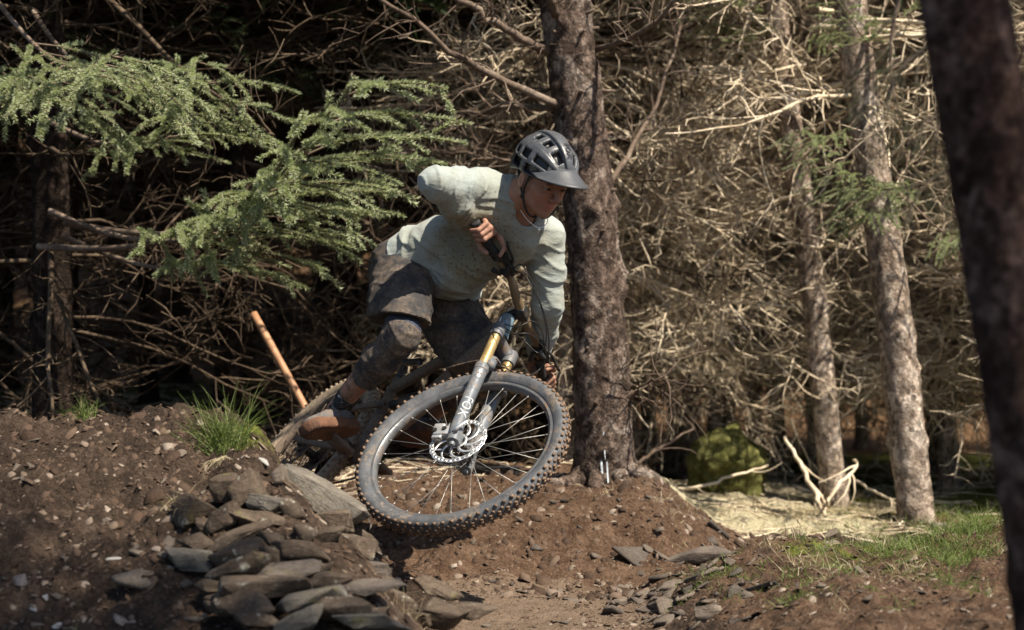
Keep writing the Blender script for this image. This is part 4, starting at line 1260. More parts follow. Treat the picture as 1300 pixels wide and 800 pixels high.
def head_sdf(p):
    q = ((p - HEAD.astype(np.float32)) @ HM.T.astype(np.float32))
    I = np.eye(3)
    ax = np.abs(q); ax[:, 1:] = q[:, 1:]
    d = sd_ell(q, (0, -0.012, 0.035), I, (0.076, 0.097, 0.088))
    d = smin(d, sd_ell(q, (0, 0.020, -0.030), I, (0.066, 0.068, 0.080)), 0.03)
    d = smin(d, sd_cap(ax, (0.0, 0.055, -0.098), (0.055, 0.000, -0.062), 0.023, 0.018), 0.026)
    d = smin(d, sd_cap(ax, (0.030, 0.062, -0.030), (0.050, 0.040, -0.018), 0.016, 0.014), 0.02)     # cheekbone
    d = smin(d, sd_cap(ax, (0.008, 0.086, 0.018), (0.042, 0.068, 0.016), 0.0085, 0.0075), 0.012)     # brow
    d = smax(d, -sd_ell(ax, (0.0315, 0.098, -0.001), I, (0.0165, 0.016, 0.0105)), 0.012)             # socket
    d = smin(d, sd_cap(q, (0, 0.088, 0.006), (0, 0.112, -0.036), 0.0070, 0.0105), 0.009)
    d = smin(d, sd_ell(ax, (0.0115, 0.099, -0.040), I, (0.0080, 0.0095, 0.0070)), 0.005)
    d = smin(d, sd_cap(ax, (0.0, 0.0860, -0.0655), (0.020, 0.0750, -0.0690), 0.0054, 0.0030), 0.006)
    d = smin(d, sd_cap(ax, (0.0, 0.0835, -0.0790), (0.017, 0.0735, -0.0762), 0.0062, 0.0032), 0.006)
    d = smax(d, -sd_cap(ax, (0, 0.0915, -0.0720), (0.016, 0.0820, -0.0724), 0.0042, 0.0020), 0.002)     # mouth line
    d = smin(d, sd_ell(ax, (0.0305, 0.0835, 0.0066), I, (0.0160, 0.0092, 0.0072)), 0.004)            # eyelid
    d = smin(d, sd_ell(ax, (0.0305, 0.0825, -0.0100), I, (0.0150, 0.0075, 0.0045)), 0.004)
    ear = sd_ell(ax, (0.079, -0.012, -0.012), I, (0.009, 0.020, 0.032))
    ear = smax(ear, -sd_ell(ax, (0.089, -0.006, -0.008), I, (0.006, 0.011, 0.017)), 0.004)
    d = smin(d, ear, 0.008)
    return d
def body_sdf(p, grow=0.0):
    d = head_sdf(p)
    d = smin(d, sd_cap(p, HD(0, -0.022, -0.050), NEK - SPN * 0.03, 0.054, 0.062), 0.025)
    d = smin(d, sd_cap(p, NEK - SPN * 0.02, UPP, 0.06, 0.07), 0.03)
    d = smin(d, sd_cap(p, SHO[1] * 0.9 + SHO[-1] * 0.1, SHO[-1] * 0.9 + SHO[1] * 0.1, 0.055, 0.055), 0.04)
    d = smin(d, sd_cap(p, CHE + AXS * 0.07, CHE - AXS * 0.07, 0.095, 0.095), 0.05)
    d = smin(d, sd_cap(p, WAI + AXW * 0.05, WAI - AXW * 0.05, 0.080, 0.080), 0.05)
    d = smin(d, sd_cap(p, HIP[1], HIP[-1], 0.085, 0.085), 0.05)
    for s in (1, -1):
        d = smin(d, sd_cap(p, SHO[s], ELB[s], 0.050, 0.040), 0.03)
        d = smin(d, sd_cap(p, ELB[s], ELB[s] * 0.6 + WRI[s] * 0.4, 0.038, 0.040), 0.02)
        d = smin(d, sd_cap(p, ELB[s] * 0.6 + WRI[s] * 0.4, WRI[s], 0.040, 0.026), 0.02)
        d = smin(d, sd_cap(p, HIP[s], KNEE[s], 0.076, 0.050), 0.04)
        k, an = KNEE[s], ANK[s]
        calf = k * 0.68 + an * 0.32
        back = unit(np.cross(np.cross(an - k, HIP[s] - k), an - k)) 
        calf = calf - back * -0.020
        d = smin(d, sd_cap(p, k, calf, 0.046, 0.050), 0.03)
        d = smin(d, sd_cap(p, calf, an, 0.049, 0.032), 0.03)
        for a, b, ra, rb, k_ in HP[s]:
            d = smin(d, sd_cap(p, a, b, ra, rb), k_)
    return d - grow

person_loc = Vector((float(PED[1][0]), float(PED[1][1]), float(PED[1][2])))
person = thing('person', person_loc, 'rider in muddy pale mint jersey and dark shorts crouched over the leaning mountain bike', 'person')
po = tuple(person_loc)
def sdf_part(name, fn, pts, rad, h, mat, parent=person, o=po, pad=0.0):
    pts = np.array(pts)
    V, F = sdf_mesh(fn, pts.min(0) - rad, pts.max(0) + rad, h, pad)
    me = np_mesh(name, V - A(o), F, mat)
    return obj(name, me, parent), V

def skin_material():
    b = MatB('skin', 0.55, 0, 0.35)
    b.b.inputs['Subsurface Weight'].default_value = 0.12
    b.b.inputs['Subsurface Radius'].default_value = (0.012, 0.005, 0.003)
    b.b.inputs['Subsurface Scale'].default_value = 0.5
    n = b.noise(22, 4); f = b.noise(160, 3)
    c = b.ramp(n, [(0.3, (0.26, 0.130, 0.088)), (0.7, (0.37, 0.205, 0.148))])
    c = b.mix(b.math('MULTIPLY', b.attr('red'), 0.75), c, (0.36, 0.10, 0.075))
    c = b.mix(b.attr('browhair'), c, (0.06, 0.035, 0.02))
    mud = b.ramp(b.math('ADD', b.math('MULTIPLY', b.noise(20, 6, 0.7), 0.7), b.math('MULTIPLY', b.noise(170, 3), 0.3)), [(0.47, 0), (0.60, 1)])
    c = b.mix(b.math('MULTIPLY', mud, b.attr('muddy')), c, MUD)
    b.base(c); b.bump(f, 0.15, 0.002)
    return b.m
M_skin = skin_material()
allp = [HEAD, NEK, PC] + [q for dct in (SHO, ELB, WRI, KNEE, ANK, HIP) for q in dct.values()]
body, BV = sdf_part('body', body_sdf, allp, 0.15, 0.0048, M_skin)
hq = (BV - HEAD) @ HM.T
lip = np.exp(-(((hq[:, 0]) / 0.019) ** 4 + ((hq[:, 2] + 0.071) / 0.010) ** 2)) * (hq[:, 1] > 0.07)
nose = 0.35 * np.exp(-(((hq[:, 0]) / 0.016) ** 2 + ((hq[:, 2] + 0.036) / 0.014) ** 2)) * (hq[:, 1] > 0.08)
chk = 0.4 * np.exp(-(((np.abs(hq[:, 0]) - 0.042) / 0.018) ** 2 + ((hq[:, 2] + 0.040) / 0.020) ** 2)) * (hq[:, 1] > 0.03)
attr(body.data, 'red', np.clip(lip + nose + chk, 0, 1))
brow = np.exp(-(((np.abs(hq[:, 0]) - 0.028) / 0.019) ** 4 + ((hq[:, 2] - 0.0215) / 0.0050) ** 2)) * (hq[:, 1] > 0.05)
attr(body.data, 'browhair', np.clip(brow, 0, 1) * 0.85)
leg = sstep(0.95, 0.80, BV[:, 2])
attr(body.data, 'muddy', leg)

# eyes
M_eye = MatB('eye', 0.2).base((0.20, 0.17, 0.15)).m
M_iris = MatB('iris', 0.2).base((0.03, 0.02, 0.015)).m
for s in (1, -1):
    m = MB(); c = HD(s * 0.0305, 0.0785, -0.0010)
    look = unit(HY + HX * 0.1 - HZ * 0.25)
    rings = []
    e1 = unit(np.cross(look, HZ)); e2 = np.cross(look, e1)
    for t in np.linspace(0.02, math.pi - 0.02, 12):
        rings.append([c + 0.0118 * (math.cos(t) * look + math.sin(t) * (math.cos(q) * e1 + math.sin(q) * e2)) for q in np.linspace(0, 2 * np.pi, 16, endpoint=False)])
    R_ = np.array(rings); si = np.arange(12 * 16).reshape(12, 16)
    for r0 in range(11):
        f = np.stack([si[r0], np.roll(si[r0], -1), np.roll(si[r0 + 1], -1), si[r0 + 1]], -1)
        m.F.append(f); m.M.append(np.full(16, 1 if r0 < 2 else 0, np.int32))
    m.V.append(R_.reshape(-1, 3)); m.n = 192
    m.build('eye', [M_eye, M_iris], person, po)

# ---------------------------------------------------------------- jersey
def folds(p, axis, freq, stretch, seed):
    """creases running across `axis`"""
    axis = unit(axis)
    t = (p @ axis.astype(np.float32))
    q = p * stretch + np.outer(t, axis.astype(np.float32)) * (freq - stretch)
    return fbm(q, 2, seed)
def ridge(n, w=2.2):
    """sharp crest where the noise crosses zero"""
    return np.clip(1 - np.abs(n) * w * 2, 0, 1) ** 2
def jersey_sdf(p):
    d = sd_cap(p, NEK - SPN * 0.045 - HY * 0.01, UPP - SPN * 0.02, 0.068, 0.082)
    d = smin(d, sd_cap(p, SHO[1], SHO[-1], 0.062, 0.060), 0.06)
    d = smin(d, sd_cap(p, CHE + AXS * 0.085, CHE - AXS * 0.080, 0.108, 0.108), 0.06)
    d = smin(d, sd_cap(p, WAI + AXW * 0.062, WAI - AXW * 0.060, 0.098, 0.100), 0.07)
    d = smin(d, sd_cap(p, HIP[1] + SPN * 0.05, HIP[-1] + SPN * 0.07, 0.112, 0.118), 0.06)
    d = smin(d, sd_cap(p, px(582, 348, 7.12), px(648, 312, 7.04), 0.078, 0.060), 0.07)      # cloth hanging off chest and belly
    t = folds(p, SPN * 0.9 + AXS * 0.35, 13, 2.6, 5)
    f2 = folds(p, SPN * 0.5 - AXS * 0.8, 9, 2.4, 9)
    f3 = folds(p, AXS, 20, 4.0, 15)
    d = d - 0.009 * ridge(t, 1.8) - 0.007 * ridge(f2, 1.8) - 0.003 * f3
    for s in (1, -1):
        mid = SHO[s] * 0.5 + ELB[s] * 0.5; fo = ELB[s] * 0.55 + WRI[s] * 0.45
        cuff = ELB[s] * (0.17 if s == 1 else 0.13) + WRI[s] * (0.83 if s == 1 else 0.87)
        a = sd_cap(p, SHO[s], mid, 0.066, 0.060)
        a = smin(a, sd_cap(p, mid, ELB[s], 0.060, 0.050), 0.03)
        a = smin(a, sd_cap(p, ELB[s], fo, 0.050, 0.047), 0.03)
        a = smin(a, sd_cap(p, fo, WRI[s], 0.047, 0.036), 0.03)
        ax = unit(WRI[s] - ELB[s]); ux = unit(ELB[s] - SHO[s])
        diag = unit(np.cross(ax, A((0.3, 1.0, 0.2))))
        w_lo = sstep(-0.10, 0.05, plane(p, ELB[s], ax))
        a = a - 0.0065 * ridge(folds(p, ax + diag * 0.5, 22, 5.0, 13 + s), 1.8) * w_lo
        a = a - 0.0065 * ridge(folds(p, ux - diag * 0.6, 17, 3.5, 29 + s), 1.8) * (1 - 0.7 * w_lo)
        a = smax(a, plane(p, cuff, ax), 0.004)
        d = smin(d, a, 0.035)
    solid = d
    d = smax(d, -(solid + 0.010), 0.002)
    # hem and neckline
    wob = 0.012 * pnoise(p * 9.0, 3)
    hem_n = unit(SPN * 1.0 + AXS * 0.06)
    d = smax(d, -(plane(p, px(541, 347, 7.2), hem_n) + wob), 0.003)
    d = smax(d, -sd_ell(p, HD(0, 0.014, -0.135), HM, (0.064, 0.072, 0.055)), 0.004)
    return d
def jersey_material():
    b = MatB('jersey_cloth', 0.9, 0, 0.2)
    b.b.inputs['Sheen Weight'].default_value = 0.15
    n = b.noise(7, 4)
    c = b.ramp(n, [(0.3, (0.26, 0.30, 0.292)), (0.7, (0.345, 0.385, 0.372))])
    stain = b.math('ADD', b.math('MULTIPLY', b.noise(5.5, 5, 0.6), 0.6), b.math('MULTIPLY', b.attr('belly'), 0.30))
    c = b.mix(b.ramp(stain, [(0.28, 0), (0.52, 0.92)]), c, (0.19, 0.165, 0.105))
    spk = b.math('ADD', b.math('MULTIPLY', b.noise(120, 3, 0.6), 0.8), b.math('MULTIPLY', b.attr('belly'), 0.13))
    c = b.mix(b.ramp(spk, [(0.545, 0), (0.60, 0.85)]), c, (0.085, 0.055, 0.035))
    fine = b.math('ADD', b.math('MULTIPLY', b.noise(240, 2, 0.5), 0.8), b.math('MULTIPLY', b.attr('belly'), 0.10))
    c = b.mix(b.ramp(fine, [(0.585, 0), (0.62, 0.75)]), c, (0.10, 0.065, 0.04))
    b.base(c)
    b.bump(b.noise(20, 3, 0.5, b.coords((1.0, 0.6, 1.8), (0.3, 0.7, 0.2)), 0.4), 0.40, 0.014)
    b.bump(b.noise(900, 2), 0.12, 0.001)
    return b.m
jersey, JV = sdf_part('jersey', jersey_sdf, [NEK, PC, WAI, SHO[1], SHO[-1], ELB[1], ELB[-1], WRI[1], WRI[-1], px(592, 350, 7.1)], 0.17, 0.0047, jersey_material(), pad=0.012)
bc = px(600, 320, 6.95)
attr(jersey.data, 'belly', np.exp(-(((JV - bc) ** 2).sum(1)) / 0.045))

# ---------------------------------------------------------------- shorts
def shorts_sdf(p):
    d = sd_cap(p, HIP[1] - SPN * 0.01, HIP[-1] - SPN * 0.01, 0.112, 0.112)
    d = smin(d, sd_cap(p, WAI + AXW * 0.05 - SPN * 0.06, WAI - AXW * 0.05 - SPN * 0.06, 0.092, 0.092), 0.04)
    d = smax(d, plane(p, WAI - SPN * 0.045, SPN), 0.004)
    for s in (1, -1):
        ax = unit(KNEE[s] - HIP[s]); cut = HIP[s] * (0.30 if s == 1 else 0.12) + KNEE[s] * (0.70 if s == 1 else 0.88)
        side = px(485, 405, 7.0) - px(510, 405, 7.0) if s == 1 else A((0, 0, 0))
        leg = sd_cap(p, HIP[s], KNEE[s], 0.106, 0.086 if s == 1 else 0.092)
        if s == 1:
            leg = smin(leg, sd_cap(p, HIP[s] + side * 0.2, px(492, 404, 6.98), 0.080, 0.062), 0.04)
        else:
            leg = smin(leg, sd_cap(p, HIP[s], KNEE[s] + V_ * -0.05, 0.10, 0.075), 0.04)
        leg = leg - 0.010 * ridge(folds(p, ax * 0.6 + AXH * 0.8, 12, 3, 31 + s), 1.7) - 0.008 * ridge(folds(p, A((0.35, 0.1, 1.0)), 14, 4, 37), 1.7)
        if s == 1:
            leg = smax(leg, plane(p, px(506, 395, 6.78), (-0.16, -0.22, -0.96)) + 0.008 * pnoise(p * 12, 4), 0.004)
            leg = smax(leg, plane(p, KNEE[1] + ax * 0.02, ax), 0.004)
        else:
            leg = smax(leg, plane(p, cut, ax) + 0.010 * pnoise(p * 12, 4), 0.004)
        d = smin(d, leg, 0.035)
    solid = d
    d = smax(d, -(solid + 0.018), 0.002)
    return d
M_shorts = simple('shorts_cloth', (0.026, 0.025, 0.027), 0.88, 0, 0.3, 20, 0.2, mud=0.34, mudscale=9, mudcol=(0.125, 0.094, 0.070), bscale=30, bdist=0.006, soft=0.12, fine=0.16)
shorts, _ = sdf_part('shorts', shorts_sdf, [HIP[1], HIP[-1], KNEE[1], KNEE[-1], WAI, PC], 0.17, 0.0052, M_shorts, pad=0.02)

# ---------------------------------------------------------------- knee pads, socks, shoes
M_pad = simple('knee_pad_cloth', (0.020, 0.021, 0.026), 0.9, 0, 0.3, 20, 0.3, mud=0.42, mudscale=13, mudcol=(0.125, 0.094, 0.070), bscale=60, bdist=0.003, soft=0.11, fine=0.18)
M_sleeve = simple('pad_sleeve_navy', (0.030, 0.038, 0.060), 0.85, 0, 0.25, 30, 0.3, mud=0.22, mudscale=22, bscale=150, bdist=0.002)
M_sock = simple('sock_black', (0.018, 0.018, 0.021), 0.9, 0, 0.3, 60, 0.3, mud=0.20, mudscale=40, mudcol=(0.4, 0.4, 0.38), bscale=300, bdist=0.002)
M_upper = simple('shoe_upper', (0.085, 0.09, 0.10), 0.75, 0, 0.3, 30, 0.3, mud=0.45, mudscale=20, mudcol=(0.13, 0.10, 0.08))
M_sole = simple('shoe_sole', (0.13, 0.060, 0.033), 0.8, 0, 0.3, 30, 0.4, mud=0.40, mudscale=20, mudcol=(0.07, 0.04, 0.028), bscale=70, bdist=0.006)
for s in (1, -1):
    k, an, hp = KNEE[s], ANK[s], HIP[s]
    shin = unit(an - k); fwd = unit((k - hp) - np.dot(k - hp, shin) * shin)
    calf = k * 0.68 + an * 0.32
    def pad_sdf(p, g=0.0):
        d = sd_cap(p, hp * 0.55 + k * 0.45, k, 0.072, 0.058)
        d = smin(d, sd_cap(p, k, calf, 0.055, 0.056), 0.03)
        d = smin(d, sd_cap(p, calf, k * 0.30 + an * 0.70, 0.056, 0.047), 0.03)
        d = smin(d, sd_cap(p, k + fwd * 0.022 - shin * 0.01, k + fwd * 0.018 + shin * 0.15, 0.044, 0.034), 0.02)
        d = d - 0.006 * ridge(folds(p, shin + fwd * 0.4, 22, 6, 41), 1.6)
        d = smax(d, plane(p, k * 0.43 + an * 0.57, shin), 0.004)
        return d
    def pad_lo(p): return smax(pad_sdf(p), -plane(p, k - unit(k - hp) * 0.045, unit(k - hp) * 0.75 + shin * 0.6), 0.003)
    def pad_hi(p): return smax(smax(pad_sdf(p) + 0.003, plane(p, k - unit(k - hp) * 0.043, unit(k - hp) * 0.75 + shin * 0.6), 0.003), -plane(p, hp * 0.5 + k * 0.5, k - hp), 0.004)
    sdf_part('knee_pad', pad_lo, [k, an], 0.13, 0.0055, M_pad)
    sdf_part('knee_sleeve', pad_hi, [k, hp], 0.13, 0.0055, M_sleeve)
    sf = PED[s]
    toe = unit((-0.55, -0.83, 0.05)) if s == 1 else unit(W_ + V_ * 0.1)
    dn = unit((sf - an) - np.dot(sf - an, toe) * toe)
    sid = np.cross(toe, dn)
    if s == 1:
        dn = A((0.40, -0.44, -0.80)); dn = unit(dn - np.dot(dn, toe) * toe); sid = np.cross(toe, dn)
    heel = an + dn * 0.075 - toe * 0.035
    SM = np.stack([toe, sid, dn])
    def SP(x, y, z): return heel + toe * x + sid * y + dn * z
    def sole_sdf(p):
        d = sd_cap(p, SP(0.01, 0, 0.0), SP(0.10, 0, 0.0), 0.038, 0.038)
        d = smin(d, sd_cap(p, SP(0.10, 0, 0), SP(0.205, 0.0, -0.006), 0.042, 0.046), 0.03)
        t = plane(p, SP(0, 0, 0.004), dn)
        d = smax(d - 0.006, np.abs(t + 0.0) - 0.020, 0.006)
        g = np.sin((p @ toe.astype(np.float32)) * 420) * np.sin((p @ sid.astype(np.float32)) * 420)
        return d - 0.0012 * g * (t > 0.012)
    def upper_sdf(p):
        d = sd_cap(p, SP(0.008, 0, -0.028), an + dn * 0.018, 0.037, 0.041)
        d = smin(d, sd_cap(p, an + dn * 0.03 + toe * 0.02, SP(0.125, 0, -0.030), 0.043, 0.036), 0.03)
        d = smin(d, sd_cap(p, SP(0.11, 0, -0.022), SP(0.205, 0, -0.016), 0.040, 0.033), 0.03)
        d = smax(d, -plane(p, SP(0, 0, -0.012), -dn), 0.004)
        d = smax(d, plane(p, an - dn * 0.006, -dn + toe * 0.25), 0.004)
        return d - 0.003 * folds(p, toe, 40, 8, 51)
    def sock_sdf(p):
        d = sd_cap(p, an * 0.7 + k * 0.3, an + dn * 0.02, 0.046, 0.040)
        d = d - 0.0022 * np.sin((p @ shin.astype(np.float32)) * 260)
        return smax(smax(d, plane(p, an * 0.80 + k * 0.20, -shin), 0.003), plane(p, an + dn * 0.03, dn), 0.01)
    sdf_part('sock', sock_sdf, [an, k], 0.08, 0.0045, M_sock)
    sh = obj('shoe', None, person); sh.location = Vector(heel) - person_loc
    ho2 = tuple(heel)
    sdf_part('sole', sole_sdf, [SP(0, 0, 0), SP(0.21, 0, 0)], 0.09, 0.0036, M_sole, sh, ho2)
    sdf_part('upper', upper_sdf, [an, SP(0, 0, 0), SP(0.21, 0, 0)], 0.09, 0.0042, M_upper, sh, ho2)
    for i in range(4):
        c = an + dn * (0.030 + 0.010 * i) + toe * (0.055 + 0.020 * i) - dn * 0.008
        m = MB(); m.tube(spline([c - sid * 0.026 + dn * 0.012, c - dn * 0.012, c + sid * 0.026 + dn * 0.012], 8), [0.0032] * 8, 6); m.build('lace', M_blackpl, sh, ho2)

# ---------------------------------------------------------------- helmet
def helmet_local(q):
    I = np.eye(3)
    ax = np.abs(q); ax[:, 1:] = q[:, 1:]
    C = (0, -0.012, 0.046)
    outer = sd_ell(q, C, I, (0.103, 0.142, 0.112))
    top = sd_ell(q, (0, -0.006, 0.050), I, (0.099, 0.142, 0.120))
    al = np.degrees(np.arctan2(ax[:, 0], q[:, 2] - 0.035))           # roll angle from the crown
    y = q[:, 1]
    def strip(a0, a1, y0, y1, k=0.0017):
        return np.maximum(np.maximum(a0 - al, al - a1) * k, np.maximum(y0 - y, y - y1))
    ridge_ = smax(top, strip(-5, 12, -0.2, 0.2), 0.005)
    plate = smax(top + 0.002, strip(40, 52, -0.12, 0.2), 0.005)
    d = smin(outer, ridge_, 0.003)
    d = smin(d, plate, 0.003)
    d = smin(d, sd_ell(q, (0, -0.080, 0.002), I, (0.084, 0.062, 0.062)), 0.03)
    carve = None
    tilt = 0.10 * (al - 30) / 30 * 0.2
    for a0, a1, y0, y1 in ((13, 33, 0.066, 0.105), (15, 32, 0.012, 0.044), (16, 30, -0.046, -0.016), (52, 68, 0.030, 0.090), (53, 70, -0.040, 0.006), (54, 70, -0.095, -0.062), (76, 94, 0.005, 0.070), (76, 94, -0.080, -0.022)):
        e = strip(a0, a1, y0 + 0.0, y1) + 0.0
        e = np.maximum(e, -(np.abs(al - (a0 + a1) / 2) * 0.0) - 1.0)
        carve = e if carve is None else np.minimum(carve, e)
    body_d = d
    d = smax(d, -carve, 0.005)
    liner = sd_ell(q, C, I, (0.085, 0.120, 0.092))
    d = smin(d, liner, 0.002)
    inner = sd_ell(q, (0, -0.012, 0.040), I, (0.080, 0.102, 0.090))
    d = smax(d, -inner, 0.004)
    rim = 0.020 + 0.025 * np.clip(q[:, 1], 0, 0.2) * 1.0 - 0.32 * np.clip(-q[:, 1] - 0.02, 0, 0.06)
    d = smax(d, rim - q[:, 2], 0.006)
    return d, body_d
def helmet_sdf(p):
    return helmet_local((p - HEAD.astype(np.float32)) @ HM.T.astype(np.float32))[0]
def helmet_material():
    b = MatB('helmet_shell', 0.38, 0, 0.5)
    n = b.noise(12, 4)
    c = b.ramp(n, [(0.3, (0.052, 0.056, 0.064)), (0.7, (0.075, 0.080, 0.092))])
    c = b.mix(b.ramp(b.noise(190, 2), [(0.64, 0), (0.68, 1)]), c, (0.28, 0.26, 0.24))
    c = b.mix(b.attr('recess'), c, (0.012, 0.012, 0.013))
    b.base(c); b.rough(b.ramp(b.noise(30, 4), [(0.3, 0.30), (0.7, 0.5)]))
    return b.m
hel = obj('helmet', None, person); hel.location = Vector(HEAD) - person_loc
heo = tuple(HEAD)
shell, HV = sdf_part('shell', helmet_sdf, [HEAD - 0.11, HEAD + 0.11], 0.11, 0.0032, helmet_material(), hel, heo)
hl = ((HV - HEAD) @ HM.T).astype(np.float32)
bd = helmet_local(hl)[1]
low = (hl[:, 2] < 0.042 + 0.25 * np.clip(-hl[:, 1], 0, 0.1)).astype(float)
attr(shell.data, 'recess', np.clip(sstep(0.006, 0.011, -bd) + 0.8 * low, 0, 1))
# visor
rows = []
NA, NR = 33, 8
for i, ph in enumerate(np.linspace(-68, 68, NA)):
    a = math.radians(ph)
    for j, t in enumerate(np.linspace(0, 1, NR)):
        ext = 0.084 * math.cos(a * 0.90) ** 0.6 if abs(ph) < 90 else 0
        r0 = 0.098
        x = math.sin(a) * (r0 + 0.006 * t); y = -0.012 + math.cos(a) * 0.136 + ext * t
        z = 0.046 + 0.040 * math.cos(a) ** 2 * (1 - t) ** 1.2 + 0.004 * t - 0.018 * (math.sin(a) ** 2)
        rows.append(HD(x, y, z))
Vv = np.array(rows); vi = np.arange(NA * NR).reshape(NA, NR)
m = MB(); m.add(Vv, np.stack([vi[:-1, :-1], vi[1:, :-1], vi[1:, 1:], vi[:-1, 1:]], -1).reshape(-1, 4))
vis = m.build('visor', [simple('visor_grey', (0.060, 0.065, 0.075), 0.42, 0, 0.2, 20, mud=0.12, mudscale=60)], hel, heo)
so = vis.modifiers.new('solid', 'SOLIDIFY'); so.thickness = 0.006; so.offset = 0
# lettering on the centre ridge
zc = unit(HZ * 0.72 + HY * 0.69); yc = unit(HY * 0.72 - HZ * 0.69)
def onridge(t):   # point on the centre line of the shell
    return HD(0, -0.006 + 0.1425 * math.cos(t), 0.050 + 0.1205 * math.sin(t))
tc_ = 0.86
nrm = unit(HY * math.cos(tc_) / 0.140 + HZ * math.sin(tc_) / 0.110)
tdir = unit(onridge(tc_ - 0.05) - onridge(tc_ + 0.05))
text_mesh('FOX', 0.030, 0.0008, onridge(tc_) + nrm * 0.0015, tdir, np.cross(nrm, tdir), nrm, 'lettering', simple('helmet_logo', (0.015, 0.015, 0.016), 0.4), hel, heo)
# straps
for s in (1, -1):
    front = HD(s * 0.084, 0.035, 0.035); back = HD(s * 0.080, -0.055, 0.020); join = HD(s * 0.076, 0.010, -0.058); chin = HD(s * 0.012, 0.040, -0.128)
    for a, b in ((front, join), (back, join)):
        m = MB(); q = spline([a, (a + b) / 2 + HX * s * 0.004, b], 8); m.tube(q, [0.0042] * 8, 8); m.build('strap', M_blackpl, hel, heo)
    m = MB(); q = spline([join, HD(s * 0.064, 0.028, -0.095), HD(s * 0.040, 0.036, -0.122), chin], 12); m.tube(q, [0.0042] * 12, 8); m.build('strap', M_blackpl, hel, heo)
    m = MB(); m.tube([join + HZ * 0.010, join - HZ * 0.012], [0.007, 0.007], 8); m.build('strap_divider', M_blackpl, hel, heo)
# hair showing below the helmet
def hair_sdf(p):
    q = (p - HEAD.astype(np.float32)) @ HM.T.astype(np.float32)
    d = sd_ell(q, (0, -0.016, 0.028), np.eye(3), (0.082, 0.103, 0.094))
    d = d - 0.007 * np.abs(fbm(q * np.array([60, 60, 14], np.float32), 2, 61))
    d = smax(d, q[:, 1] - 0.028 - 0.3 * q[:, 2], 0.006)
    d = smax(d, -0.052 - q[:, 2] - 0.3 * (q[:, 1] + 0.05), 0.01)
    d = smax(d, q[:, 2] - 0.05, 0.006)
    d = smax(d, -sd_ell(np.abs(q) * np.array([1, 0, 0], np.float32) + q * np.array([0, 1, 1], np.float32), (0.08, -0.008, -0.012), np.eye(3), (0.020, 0.020, 0.032)), 0.006)
    return d
sdf_part('hair', hair_sdf, [HEAD - 0.09, HEAD + 0.09], 0.06, 0.0042, simple('hair_brown', (0.085, 0.05, 0.028), 0.6, 0, 0.4, 60, 0.4, bscale=200), person, po)
# thin necklace
m = MB()
q = spline([HD(0.055, -0.005, -0.120), HD(0.040, 0.040, -0.142), HD(0.0, 0.058, -0.158), HD(-0.040, 0.040, -0.142), HD(-0.055, -0.005, -0.120)], 24)
m.tube(q, [0.0014] * 24, 5); m.tube([HD(0, 0.060, -0.158), HD(0, 0.060, -0.178)], [0.0025, 0.0025], 6); m.tube([HD(-0.006, 0.060, -0.164), HD(0.006, 0.060, -0.164)], [0.0022, 0.0022], 6)
m.build('necklace', M_rotor, person, po)
print('rider done', round(time.time() - T0, 1))

# ================================================================== STONES, SLATES, GRASS, DEBRIS
def stone_material(name, c0, c1, c2, lichen=0.5, mosscol=(0.12, 0.115, 0.035)):
    b = MatB(name, 0.88, 0, 0.3)
    r = b.objrand()
    off = b.nt.nodes.new('ShaderNodeVectorMath'); off.operation = 'ADD'
    cmb = b.nt.nodes.new('ShaderNodeCombineXYZ')
    for i in range(3): b.L(b.math('MULTIPLY', r, 37.0 + i * 11), cmb.inputs[i])
    b.L(b.co, off.inputs[0]); b.L(cmb.outputs[0], off.inputs[1]); b.co = off.outputs[0]
    n = b.noise(13, 6, 0.65); f = b.noise(95, 5, 0.7)
    c = b.ramp(b.math('ADD', b.math('MULTIPLY', n, 0.55), b.math('MULTIPLY', f, 0.45)), [(0.33, c0), (0.5, c1), (0.66, c2)])
    c = b.mix(b.math('MULTIPLY', r, 0.45), c, [x * 0.5 for x in c1])
    c = b.mix(b.ramp(b.noise(21, 5, 0.7), [(0.60, 0), (0.66, lichen)]), c, (0.42, 0.42, 0.36))
    c = b.mix(b.ramp(b.noise(11, 5, 0.7), [(0.60, 0), (0.70, 0.7)]), c, mosscol)
    b.base(c)
    lay = b.noise(16, 4, 0.6, b.coords((1, 1, 6)))
    b.bump(lay, 0.4, 0.012); b.bump(f, 0.6, 0.006)
    return b.m
M_stone = stone_material('wall_stone', (0.026, 0.018, 0.013), (0.078, 0.056, 0.040), (0.165, 0.128, 0.096))
M_stone_g = stone_material('slab_stone', (0.065, 0.055, 0.045), (0.135, 0.118, 0.098), (0.23, 0.205, 0.175), 0.35)
M_slate = stone_material('slate', (0.080, 0.061, 0.047), (0.165, 0.132, 0.106), (0.28, 0.232, 0.19), 0.25, (0.16, 0.12, 0.07))
M_slate_d = stone_material('slate_dark', (0.05, 0.040, 0.034), (0.11, 0.09, 0.076), (0.20, 0.165, 0.14), 0.15, (0.12, 0.10, 0.05))
M_white_st = stone_material('pale_stone', (0.32, 0.30, 0.28), (0.50, 0.48, 0.45), (0.65, 0.63, 0.60), 0.1, (0.4, 0.36, 0.3))

